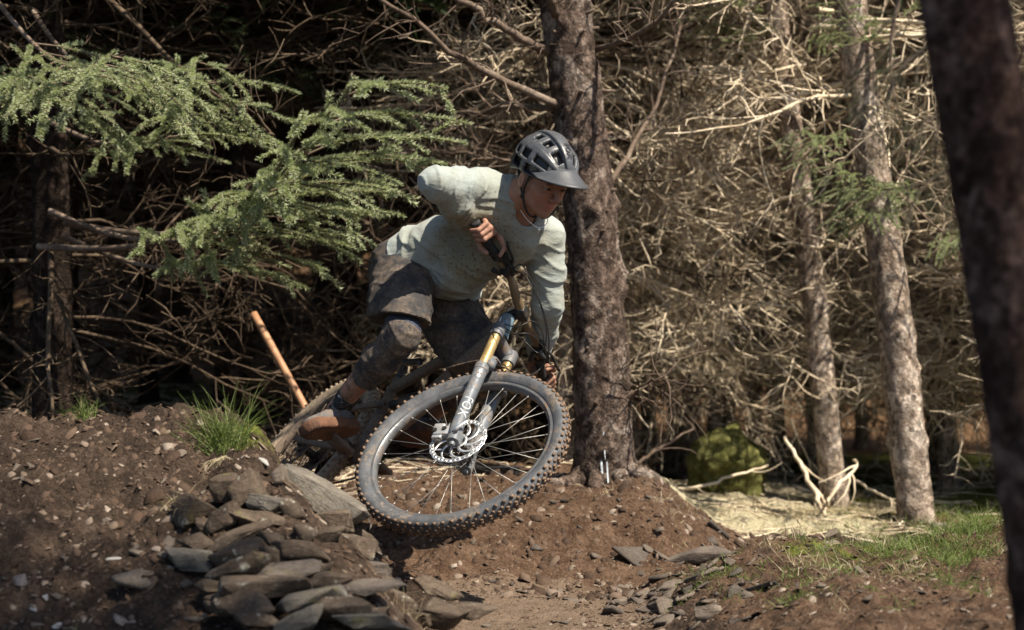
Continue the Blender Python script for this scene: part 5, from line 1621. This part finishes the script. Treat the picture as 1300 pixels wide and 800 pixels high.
def hull_mesh(name, seed, dims, mat, pts=16, power=4.0, rough=0.05, cuts=2):
    r = np.random.default_rng(seed)
    if power >= 4:      # angular block: jittered, partly sheared corners
        c = np.array([(sx, sy, sz) for sx in (-1, 1) for sy in (-1, 1) for sz in (-1, 1)], float)
        q = c * r.uniform(0.42, 1.0, (8, 3))
        e = r.normal(size=(pts - 8, 3)); e /= np.abs(e).max(1, keepdims=True)
        q = np.concatenate([q, e * r.uniform(0.80, 1.0, (pts - 8, 3))])
        q[:, 0] += 0.4 * r.normal() * q[:, 2]; q[:, 2] += 0.25 * r.normal() * q[:, 0]
        q = q * A(dims) / 2
    else:
        d = r.normal(size=(pts, 3)); d /= np.linalg.norm(d, axis=1, keepdims=True)
        k = (np.abs(d) ** power).sum(1) ** (-1 / power)
        q = d * k[:, None] * A(dims) / 2 * r.uniform(0.86, 1.05, (pts, 1))
    bm = bmesh.new()
    for p in q: bm.verts.new(p)
    g = bmesh.ops.convex_hull(bm, input=bm.verts)
    bmesh.ops.delete(bm, geom=list({e for e in g['geom_interior'] + g['geom_unused'] if isinstance(e, bmesh.types.BMVert)}), context='VERTS')
    bmesh.ops.bevel(bm, geom=bm.edges[:], offset=min(dims) * 0.045, segments=1, affect='EDGES', profile=0.6)
    bmesh.ops.triangulate(bm, faces=bm.faces[:])
    if cuts:
        bmesh.ops.subdivide_edges(bm, edges=[e for e in bm.edges if e.calc_length() > min(dims) * 0.35], cuts=cuts, use_grid_fill=True)
        bmesh.ops.triangulate(bm, faces=bm.faces[:])
    co = np.array([v.co for v in bm.verts])
    m = max(dims)
    dsp = rough * m * (0.6 * fbm(co / m * 5 + seed, 2, seed) + 0.35 * fbm(co / m * 14 + seed, 2, seed + 3))
    for v, s in zip(bm.verts, dsp):
        v.co += v.co.normalized() * float(s)
    me = bpy.data.meshes.new(name); bm.to_mesh(me); bm.free()
    me.materials.append(mat)
    for p in me.polygons: p.use_smooth = True
    me.set_sharp_from_angle(angle=math.radians(32))
    return me

# dry stone pile shoring up the lip of the mound
STONES = [  # u, v, width, height, tilt (deg, image plane), material, pull towards viewer
    (407, 632, 108, 40, -33, 'g', 0.06), (245, 648, 52, 50, 0, 's', 0.04), (287, 622, 31, 42, 10, 's', 0.02), (313, 624, 34, 46, 18, 's', 0.02), (357, 606, 13, 32, 12, 'w', 0.04),
    (344, 641, 46, 19, -4, 'g', 0.03), (337, 662, 82, 27, -12, 's', 0.04), (287, 661, 38, 32, 20, 's', 0.05), (303, 681, 54, 23, 6, 's', 0.05), (302, 702, 62, 29, 15, 's', 0.06),
    (248, 688, 42, 22, 0, 's', 0.02), (246, 710, 52, 24, 5, 'g', 0.02), (302, 724, 66, 30, 20, 's', 0.07), (346, 707, 38, 28, -12, 's', 0.06), (385, 702, 50, 33, -4, 's', 0.07),
    (346, 688, 34, 24, -42, 's', 0.05), (386, 677, 32, 24, -15, 's', 0.05), (424, 664, 46, 32, -8, 's', 0.07), (414, 681, 28, 26, 0, 's', 0.08), (450, 694, 44, 31, -10, 's', 0.07), (470, 690, 34, 18, -40, 's', 0.06),
    (365, 727, 64, 19, 5, 'd', 0.07), (458, 722, 74, 26, -3, 'd', 0.07), (332, 744, 106, 26, -2, 's', 0.09), (458, 747, 68, 14, 4, 'd', 0.08), (308, 765, 78, 34, -10, 's', 0.10),
    (394, 762, 74, 28, 8, 'g', 0.09), (377, 792, 56, 28, 18, 'g', 0.11), (329, 789, 46, 18, -4, 's', 0.10), (436, 772, 64, 30, 2, 's', 0.09), (372, 650, 40, 28, -40, 's', 0.03),
    (330, 640, 26, 22, 30, 's', 0.0), (268, 672, 26, 22, -10, 's', 0.0), (422, 735, 46, 18, 3, 's', 0.05), (500, 762, 52, 26, -14, 's', 0.05), (486, 738, 40, 18, -24, 's', 0.05),
    (554, 747, 56, 22, -22, 's', 0.05), (556, 784, 52, 34, -5, 's', 0.06), (594, 776, 46, 22, -10, 's', 0.05), (470, 790, 60, 26, 3, 'g', 0.09), (520, 790, 44, 26, 8, 's', 0.07), (268, 745, 34, 16, -8, 's', 0.02), (400, 722, 30, 16, 0, 's', 0.04),
    (368, 620, 28, 18, -30, 's', 0.0), (432, 648, 26, 16, -35, 's', 0.02),
]
rq = random.Random(12)
for _ in range(34):      # small stones packed in the gaps
    v = rq.uniform(625, 795); lo_ = 225 + max(0, (v - 700)) * 0.5; hi_ = 400 + (v - 600) * 0.55
    STONES.append((rq.uniform(lo_, min(hi_, 560)), v, rq.uniform(16, 30), rq.uniform(9, 16), rq.uniform(-25, 20), rq.choice('sssd'), rq.uniform(-0.01, 0.03)))
MS = {'s': M_stone, 'g': M_stone_g, 'd': M_slate_d, 'w': M_slate}
wp = hit(380, 720)
wall = thing('dry_stone_pile', wp, 'heap of dark mossy stones shoring up the end of the dirt mound', 'stone pile')
for i, (u, v, w, h, rot, mk, pull) in enumerate(STONES):
    c = hit(u, v)
    d = min(c.y, 6.22 - (v - 600) * 0.0037) - pull - 0.035
    c = P(u, v, d)
    W = w * K * d * 1.34; H = h * K * d * 1.06
    o = obj('stone', hull_mesh('stone', 500 + i * 3, (W, max(H * 1.25, W * 0.55), H), MS[mk], 15 if mk != 'd' else 13, (5.5 if i % 5 > 1 else 2.9) if mk == 's' else 7.0, 0.06), wall)
    o.location = c - wp
    o.rotation_euler = (random.uniform(-0.3, 0.35), 0, random.uniform(-0.5, 0.5))
    o.rotation_euler[1] = -math.radians(rot)

# loose slates
def slate_mesh(name, seed, w, l, t, mat):
    r = np.random.default_rng(seed)
    n = int(r.integers(5, 8))
    a = np.sort(r.uniform(0, 2 * np.pi, n) * 0.35 + np.linspace(0, 2 * np.pi, n, endpoint=False) * 1.0)
    rad = r.uniform(0.75, 1.1, n)
    top = np.stack([np.cos(a) * rad * w / 2 * 0.94, np.sin(a) * rad * l / 2 * 0.94, r.uniform(0.35, 0.6, n) * t], -1)
    bot = np.stack([np.cos(a) * rad * w / 2, np.sin(a) * rad * l / 2, -r.uniform(0.4, 0.6, n) * t], -1)
    mid = np.stack([np.cos(a) * rad * w / 2 * 1.02, np.sin(a) * rad * l / 2 * 1.02, r.uniform(-0.1, 0.1, n) * t], -1)
    V = np.concatenate([top, mid, bot]); i = np.arange(n); j = (i + 1) % n
    F = [np.stack([i + n, j + n, j, i], -1), np.stack([i + 2 * n, j + 2 * n, j + n, i + n], -1), i[None], (i + 2 * n)[::-1][None]]
    return np_mesh(name, V, F, mat, False)
SLATES = {k: [slate_mesh('slate', 900 + i * 7 + j * 100, 1, 1 * (0.45 + 0.1 * i), 0.13, m) for i in range(6)] for j, (k, m) in enumerate((('s', M_slate), ('d', M_slate_d), ('w', M_white_st)))}
def put_slate(u, v, w, k, label, group, name='slate', aspect=1.0, tilt=0.35, thick=1.0, rz=None, cat='stone', sink=0.0):
    c = hit(u, v)
    z = gz(c.x, c.y)
    nrm = gnormal(c.x, c.y)
    size = w * K * c.y
    o = obj(name, random.choice(SLATES[k]))
    nrm = (nrm + Vector((random.uniform(-tilt, tilt), random.uniform(-tilt, tilt), 0))).normalized()
    q = nrm.to_track_quat('Z', 'Y').to_matrix().to_4x4()
    o.matrix_world = Matrix.Translation((c.x, c.y, z + 0.035 * size * thick + 0.002 - sink)) @ q @ Matrix.Rotation(random.uniform(0, 6.3) if rz is None else rz, 4, 'Z') @ Matrix.Diagonal((size, size * aspect, size * thick, 1))
    return tag(o, label, cat, group)
LS = 'flat brown slate shard lying loose on the dirt mound'
SPECIAL = [(174, 732, 62, 's', 'long pale tan slab lying flat on the dirt mound', 0.75), (237, 738, 34, 's', 'pointed tan shard beside the foot of the stone heap', 0.9), (208, 695, 36, 's', 'four cornered grey brown slate just uphill of the pale tan slab', 1.1),
           (176, 700, 36, 's', 'wedge shaped tan slate directly above the pale tan slab', 1.0), (244, 787, 46, 's', 'long thin pale shard low on the dirt mound', 0.6), (144, 697, 22, 'w', 'small white chip beside the wedge shaped tan slate', 0.9),
           (335, 588, 22, 'w', 'clean white stone chip on the grassy lip above the stone heap', 1.2), (202, 634, 30, 's', 'flat slate half buried beside the biggest boulder of the stone heap', 0.9), (81, 692, 18, 's', None, 1), (18, 590, 26, 's', None, 1)]
for u, v, w, k, lab, asp in SPECIAL:
    put_slate(u, v, w, k, lab or LS, None if lab else 'loose shards on the mound', aspect=asp, tilt=0.1, thick=0.9, rz=random.uniform(-0.4, 0.4))
rs = random.Random(5)
for i in range(70):
    put_slate(rs.uniform(-5, 300) if i % 4 else rs.uniform(0, 120), rs.uniform(555, 798) if i % 3 else rs.uniform(690, 798), rs.choice([10, 12, 14, 17, 20]), 'w' if i % 15 == 0 else 's', LS if i % 15 else 'tiny whitish stone chip scattered on the dirt mound', 'loose shards on the mound' if i % 15 else 'whitish chips on the mound', tilt=0.3, thick=0.6)
LR = 'grey brown slate shard in the scree beside the trail'
for i in range(150):
    t = rs.random()
    if i < 105:
        u = rs.gauss(860, 62); v = 690 + (1060 - u) * 0.22 + rs.gauss(22, 26)
    else:
        u = rs.uniform(820, 1270); v = rs.uniform(705, 798)
    if v > 799 or v < 680: v = rs.uniform(735, 796)
    put_slate(u, v, rs.choice([18, 22, 28, 34, 44, 54]) if i < 105 else rs.choice([12, 16, 20, 26]), 's' if i % 3 else 'd', LR, 'slates of the trailside scree', tilt=0.5, thick=0.8)
LT = 'small slate chip lying on the beaten trail'
for i in range(26):
    put_slate(rs.uniform(560, 800), rs.uniform(735, 798), rs.choice([8, 10, 13, 17]), 's' if i % 2 else 'd', LT, 'chips on the beaten trail', tilt=0.3)
LB = 'stone bedded in the brown bank under the trunk'
for i in range(34):
    put_slate(rs.uniform(500, 930), rs.uniform(630, 725), rs.choice([8, 10, 13, 18, 24]), 's' if i % 2 else 'd', LB, 'stones in the bank', tilt=0.6, thick=1.6)
def slab(name, u, v, w, h, rot, mat, label, lift=0.0, depth=1.0, seed=1, pull=0.0, power=5.0):
    c = hit(u, v); d = c.y - pull; c = P(u, v, d)
    W = w * K * d; H = h * K * d
    o = obj(name, hull_mesh(name, seed, (W, W * 0.6 * depth, H), mat, 14, power, 0.03)); o.location = c + Vector((0, 0, lift)); o.rotation_euler = (0.2, -math.radians(rot), 0.1)
    return tag(o, label, 'stone')
slab('slate_slab', 886, 712, 58, 26, -6, M_slate_d, 'dark slate slab propped up at the corner of the trail', 0.02, 0.7, 701)
slab('slate_slab', 1002, 697, 62, 11, 8, M_slate_d, 'long flat dark slate on the crest of the grassy bank', 0.0, 0.7, 702)
slab('slate_slab', 1034, 689, 64, 9, 14, M_slate, 'tilted brown slate plank beside the round stone on the bank', 0.01, 0.6, 703)
slab('round_stone', 1054, 694, 30, 24, 0, M_slate, 'round tan stone under the tilted slate plank', 0.0, 0.8, 704, 0.02, 2.4)
slab('rock', 900, 782, 46, 34, 5, M_slate, 'chunky tan rock among the trailside slates', 0.0, 0.9, 705, 0.03, 3.5)
slab('rock', 1190, 672, 30, 22, 0, M_stone_g, 'grey stone poking out of the long grass', 0.0, 0.8, 706, 0.02, 2.6)

# gravel, clods and flakes too small to count
def chips(n, region, smin_, smax_, seed, flat=(0.12, 0.34)):
    r = np.random.default_rng(seed)
    x, y = region(r, n)
    z = ground_z(x, y)
    n = len(x); k = 6
    s = smin_ * (smax_ / smin_) ** (r.random(n) ** 2.2)
    a = np.linspace(0, 2 * np.pi, k, endpoint=False)[None] + r.uniform(-0.35, 0.35, (n, k)) + r.uniform(0, 6.3, (n, 1))
    rad = r.uniform(0.55, 1.1, (n, k)) * s[:, None]
    t = s * r.uniform(*flat, n)
    e = 0.03
    zx = (ground_base(x + e, y) - ground_base(x - e, y)) / (2 * e); zy = (ground_base(x, y + e) - ground_base(x, y - e)) / (2 * e)
    tx = zx + r.normal(size=n) * 0.4; ty = zy + r.normal(size=n) * 0.4
    def layer(f, h):
        px_ = np.cos(a) * rad * f; py_ = np.sin(a) * rad * f * 0.8
        return np.stack([x[:, None] + px_, y[:, None] + py_, z[:, None] + px_ * tx[:, None] + py_ * ty[:, None] + (t * h)[:, None]], -1)
    V = np.concatenate([layer(1.0, -0.5), layer(0.85, 0.75)], 1).reshape(-1, 3)
    b = (np.arange(n) * 2 * k)[:, None]; i = np.arange(k)[None]; j = (i + 1) % k
    F4 = np.stack([b + i, b + j, b + k + j, b + k + i], -1).reshape(-1, 4); F6 = b + k + i
    return V, F4, F6, np.repeat(r.random(n), 2 * k)
def chip_obj(name, parts, mat, label):
    Vs, F4, F6, T = [], [], [], []; n = 0
    for V, a, b, t in parts:
        Vs.append(V); F4.append(a + n); F6.append(b + n); T.append(t); n += len(V)
    me = np_mesh(name, np.concatenate(Vs), [np.concatenate(F4), np.concatenate(F6)], mat, False)
    attr(me, 'tint', np.concatenate(T))
    return tag(obj(name, me), label, None, None, 'stuff')
b = MatB('flake_mix', 0.9, 0, 0.25)
b.base(b.mix(b.ramp(b.noise(120, 3), [(0.3, 0), (0.7, 0.5)]), b.ramp(b.attr('tint'), [(0.0, (0.02, 0.012, 0.008)), (0.5, (0.058, 0.037, 0.026)), (0.75, (0.105, 0.073, 0.053)), (0.9, (0.185, 0.143, 0.112)), (1.0, (0.30, 0.255, 0.215))]), (0.09, 0.055, 0.035)))
M_flake = b.m
def reg_mound(r, n):
    x = r.uniform(-2.0, 0.0, n); y = r.uniform(4.6, 6.55, n); xe = -0.42 + (6.1 - y) * 0.42
    m = x < xe; return x[m], y[m]
def reg_right(r, n):
    return r.uniform(0.22, 2.2, n), r.uniform(4.7, 7.3, n)
def reg_trail(r, n):
    return r.uniform(-0.5, 0.6, n), r.uniform(4.8, 7.1, n)
def reg_bank(r, n):
    return r.uniform(-0.9, 1.3, n), r.uniform(6.9, 8.5, n)
chip_obj('gravel', [chips(9500, reg_mound, 0.004, 0.019, 1), chips(7500, reg_right, 0.004, 0.020, 2), chips(1600, reg_trail, 0.003, 0.012, 3), chips(3600, reg_bank, 0.004, 0.020, 4, (0.15, 0.45)),
                    chips(700, reg_mound, 0.012, 0.034, 5, (0.25, 0.55)), chips(500, reg_bank, 0.015, 0.04, 6, (0.3, 0.6))], M_flake, 'brown flakes, clods and gravel strewn over the soil')
# fallen twigs and needles
r_ = np.random.default_rng(77)
def litter(n, xr, yr, l0, l1, rad, seed):
    r = np.random.default_rng(seed)
    x = r.uniform(*xr, n); y = r.uniform(*yr, n); L = r.uniform(l0, l1, n); a = r.uniform(0, 2 * np.pi, n)
    pts = []
    bend = r.normal(size=n) * 0.25
    for t in np.linspace(-0.5, 0.5, 4):
        px_ = x + np.cos(a + bend * t) * L * t; py_ = y + np.sin(a + bend * t) * L * t
        pts.append(np.stack([px_, py_, ground_z(px_, py_) + rad * 1.2 + r.random(n) * 0.006], -1))
    return np.stack(pts, 1)
mb = MB()
tube_set(mb, litter(160, (-1.9, -0.3), (4.7, 6.5), 0.03, 0.12, 0.0012, 1), 0.0012, 0.0007, 3, 1)
tube_set(mb, litter(170, (0.4, 2.2), (4.8, 7.4), 0.03, 0.14, 0.0012, 2), 0.0012, 0.0007, 3, 1)
tube_set(mb, litter(900, (-1, 3.2), (8.3, 12.5), 0.06, 0.5, 0.003, 3), 0.0042, 0.002, 3)
tube_set(mb, litter(700, (-4, -0.5), (8.0, 13), 0.06, 0.5, 0.003, 4), 0.004, 0.002, 3)
tag(mb.build('fallen_twigs', [M_twig, M_twig_dark]), 'thin dry twigs fallen on the soil and forest floor', None, None, 'stuff')

# grass
def grass_mat(name, c0, c1, c2):
    b = MatB(name, 0.6, 0, 0.3)
    b.base(b.ramp(b.math('ADD', b.math('MULTIPLY', b.noise(12, 3), 0.5), b.math('MULTIPLY', b.noise(90, 2), 0.5)), [(0.35, c0), (0.5, c1), (0.65, c2)]))
    tr = b.nt.nodes.new('ShaderNodeBsdfTranslucent'); tr.inputs['Color'].default_value = (c1[0] * 1.3, c1[1] * 1.3, c1[2], 1)
    ms = b.nt.nodes.new('ShaderNodeMixShader'); ms.inputs[0].default_value = 0.3
    b.L(b.b.outputs[0], ms.inputs[1]); b.L(tr.outputs[0], ms.inputs[2]); b.L(ms.outputs[0], b.nt.nodes['Material Output'].inputs['Surface'])
    return b.m
M_grass = grass_mat('grass_green', (0.06, 0.085, 0.020), (0.12, 0.165, 0.042), (0.22, 0.26, 0.095))
M_straw = grass_mat('grass_straw', (0.20, 0.16, 0.09), (0.36, 0.30, 0.19), (0.52, 0.46, 0.33))
def blades(base, d, L, w, droop, seed, K_=5):
    """base (N,3), d (N,3) initial direction, L (N,)"""
    r = np.random.default_rng(seed); N = len(base)
    pts = [base]; cur = base; dd = d / np.linalg.norm(d, axis=1, keepdims=True)
    for k in range(1, K_):
        dd = dd + np.array([0, 0, -1.0]) * (droop * k / K_)[:, None] + r.normal(size=dd.shape) * 0.05
        dd /= np.linalg.norm(dd, axis=1, keepdims=True); cur = cur + dd * (L / (K_ - 1))[:, None]; pts.append(cur)
    PP = np.stack(pts, 1)
    s = np.cross(d, r.normal(size=d.shape)); s /= np.linalg.norm(s, axis=1, keepdims=True) + 1e-9
    wd = np.linspace(1, 0.12, K_)[None, :, None] * w
    V = np.stack([PP - s[:, None] * wd, PP + s[:, None] * wd], 2).reshape(-1, 3)
    b = (np.arange(N) * K_ * 2)[:, None] + np.arange(K_ - 1)[None] * 2
    F = np.stack([b, b + 1, b + 3, b + 2], -1).reshape(-1, 4)
    return V, F
def tuft(name, c, n, h, spread, label, mat, seed, w=0.0016, droop=0.35, splay=0.6, group=None, down=False):
    r = np.random.default_rng(seed)
    base = np.stack([r.normal(size=n) * spread, r.normal(size=n) * spread * 0.7, np.zeros(n)], -1)
    gzv = ground_z(base[:, 0] + c.x, base[:, 1] + c.y) - c.z if not down else -0.3 * np.abs(base[:, 0])
    base[:, 2] = gzv - 0.004
    d = np.stack([r.normal(size=n) * splay + base[:, 0] * 4, r.normal(size=n) * splay, np.full(n, 1.0 if not down else -0.3)], -1)
    if down: d[:, 1] = -np.abs(d[:, 1]) - 0.5
    V, F = blades(base, d, r.uniform(0.45, 1.1, n) * h, w, np.full(n, droop) * r.uniform(0.3, 1.6, n), seed)
    return tag(obj(name, np_mesh(name, V, F, mat, False), loc=c), label, 'grass', group)
def gp(u, v):
    c = hit(u, v); return Vector((c.x, c.y, gz(c.x, c.y)))
tuft('grass_tuft', gp(103, 529), 110, 0.085, 0.022, 'short bright green grass tuft on the crest of the dirt mound', M_grass, 1, 0.0014)
tuft('grass_tuft', gp(284, 550), 230, 0.205, 0.032, 'tall bright green grass tuft on the lip of the mound, above pale roots', M_grass, 2, 0.0017)
tuft('dry_grass', gp(288, 562), 150, 0.13, 0.025, 'pale dry grass and roots hanging below the tall green tuft', M_straw, 3, 0.0010, 0.9, 0.5, None, True)
tuft('grass_tuft', gp(392, 592), 70, 0.080, 0.030, 'small green grass tuft beneath the rear wheel', M_grass, 4, 0.0016, 0.5)
tuft('dry_grass', gp(340, 570), 70, 0.12, 0.05, 'loose straw sprawling between the tall tuft and the rear wheel', M_straw, 5, 0.0011, 0.8, 1.0)
tuft('dry_grass', gp(226, 655), 40, 0.11, 0.02, 'dry yellow grass hanging over the biggest boulder of the stone heap', M_straw, 6, 0.0012, 0.7, 0.7)
tuft('grass_tuft', gp(222, 640), 26, 0.07, 0.02, 'thin green grass beside the biggest boulder of the stone heap', M_grass, 7, 0.0012, 0.6)
tuft('grass_tuft', gp(100, 795), 22, 0.06, 0.02, 'sparse green blades low on the dirt mound', M_grass, 8, 0.0018, 0.3)
tuft('grass_tuft', gp(1011, 768), 110, 0.050, 0.040, 'low bright green grass patch on the slaty bank', M_grass, 9, 0.0016, 0.5)
tuft('grass_tuft', gp(505, 775), 34, 0.09, 0.03, 'thin grass growing at the trail end of the stone heap', M_grass, 10, 0.0013, 0.6)
tuft('dry_grass', gp(515, 790), 34, 0.08, 0.03, 'dry grass at the trail end of the stone heap', M_straw, 11, 0.0012, 0.6)
# sward on the far bank
def sward(n, cu, cv, su, sv, h, seed, mat):
    r = np.random.default_rng(seed); Vs, Fs = [], []; k = 0
    u = r.normal(cu, su, n); v = r.normal(cv, sv, n)
    B = []
    for a, b_ in zip(u, v):
        c = hit(a, min(b_, 799)); 
        B.append((c.x, c.y))
    B = np.array(B)
    m = 14
    base = np.repeat(B, m, 0) + r.normal(size=(len(B) * m, 2)) * 0.022
    base = np.stack([base[:, 0], base[:, 1], ground_z(base[:, 0], base[:, 1]) - 0.004], -1)
    N = len(base)
    d = np.stack([r.normal(size=N) * 0.6, r.normal(size=N) * 0.6, np.ones(N)], -1)
    return blades(base, d, r.uniform(0.4, 1.15, N) * h, 0.0016, r.uniform(0.1, 0.9, N), seed)
mb = MB()
for args in ((120, 1200, 702, 50, 26, 0.075, 1), (70, 1130, 697, 50, 14, 0.065, 2), (60, 1050, 718, 45, 16, 0.05, 3), (40, 905, 742, 30, 14, 0.04, 4), (50, 1240, 668, 40, 12, 0.10, 7)):
    V, F = sward(*args, M_grass); mb.add(V, F)
tag(mb.build('grass', M_grass, smooth=False), 'fresh green grass growing over the slaty bank', None, None, 'stuff')
mb = MB()
for args in ((40, 1120, 700, 90, 30, 0.08, 5), (90, 1000, 645, 90, 16, 0.06, 6), (60, 1150, 640, 60, 14, 0.08, 9)):
    V, F = sward(*args, M_straw); mb.add(V, F)
tag(mb.build('dry_grass', M_straw, smooth=False), 'bleached dry grass on the sunlit mossy hollow', None, None, 'stuff')

# mossy boulder, fallen branches, wooden pole
bc_ = P(926, 594, 10.0)
def boulder_sdf(p):
    d = sd_ell(p, (0, 0, 0), np.eye(3), (0.19, 0.17, 0.19)); d = smin(d, sd_ell(p, (-0.08, 0.02, -0.08), np.eye(3), (0.14, 0.14, 0.15)), 0.06)
    return d - 0.11 * fbm(p * 6.0, 3, 71) - 0.05 * fbm(p * 20.0, 3, 72)
V, F = sdf_mesh(boulder_sdf, (-0.32, -0.3, -0.32), (0.32, 0.3, 0.32), 0.014, 0.03)
b = MatB('moss_clad', 0.95, 0, 0.1)
b.base(b.ramp(b.math('ADD', b.math('MULTIPLY', b.noise(11, 5, 0.65), 0.6), b.math('MULTIPLY', b.noise(80, 4, 0.7), 0.4)), [(0.33, (0.04, 0.032, 0.018)), (0.47, (0.115, 0.115, 0.035)), (0.64, (0.26, 0.255, 0.10))]))
b.bump(b.noise(90, 4, 0.7), 0.8, 0.02)
M_moss = b.m
tag(obj('mossy_boulder', np_mesh('mossy_boulder', V, F, M_moss), loc=bc_), 'rounded boulder clad in yellow green moss at the edge of the thicket', 'boulder')
def stick(pts, r0, r1, label, mat, name='fallen_branch', cat='branch', n=16, seed=0, twigs=4):
    q = spline([P(*p) for p in pts], n); q = q + 0.005 * np.random.default_rng(seed).normal(size=q.shape)
    c = Vector(q[0]); mb = MB(); mb.tube(q, np.linspace(r0, r1, n), 8)
    if twigs:
        S1 = grow(q[None], twigs, 0.1, 0.35, 6, 0.9, seed, 0.5); tube_set(mb, S1, r1 * 0.8, 0.0016, 5, 0, 0.2, seed)
    o = mb.build(name, mat, None, tuple(c)); o.location = c
    return tag(o, label, cat)
stick([(996, 555, 9.7), (1010, 578, 9.6), (1026, 606, 9.5), (1036, 632, 9.4), (1040, 642, 9.4)], 0.008, 0.014, 'pale bent dead branch propped on the mossy hollow', M_twig, seed=1)
stick([(1086, 584, 9.6), (1088, 592, 9.6), (1070, 612, 9.5), (1056, 628, 9.4), (1050, 644, 9.4)], 0.006, 0.009, 'pale hooked dead branch curling up from the mossy hollow', M_twig, seed=2)
stick([(838, 622, 9.5), (890, 617, 9.5), (935, 604, 9.6), (975, 592, 9.7)], 0.010, 0.005, 'pale branch lying in front of the mossy boulder', M_twig, seed=3, twigs=3)
stick([(1060, 512, 10.6), (1090, 508, 10.5), (1112, 500, 10.4)], 0.020, 0.016, 'short broken pale limb beside the slim trunk', M_twig, seed=4, twigs=0)
stick([(1085, 610, 9.9), (1112, 624, 9.8), (1142, 640, 9.7)], 0.008, 0.005, 'dead stick lying in shade beside the slim trunk', M_twig, seed=5, twigs=2)
stick([(795, 600, 9.0), (830, 575, 9.0), (880, 545, 9.2)], 0.010, 0.005, 'bare fallen bough leaning beside the broad trunk', M_limb, seed=6, twigs=5)
pa, pb_ = P(322, 398, 8.5), P(386, 515, 8.3)
mb = MB(); q = spline([pa, pa * 0.5 + pb_ * 0.5, pb_, pb_ + (pb_ - pa) * 0.35], 14); mb.tube(q, [0.0165] * 14, 12)
M_pole = simple('pole_wood', (0.36, 0.19, 0.10), 0.55, 0, 0.35, 12, 0.2)
po_ = mb.build('wooden_pole', M_pole, None, tuple(pb_)); po_.location = pb_
tag(po_, 'smooth orange brown wooden pole leaning in the dark behind the rear wheel', 'pole')
print('all done', round(time.time() - T0, 1))
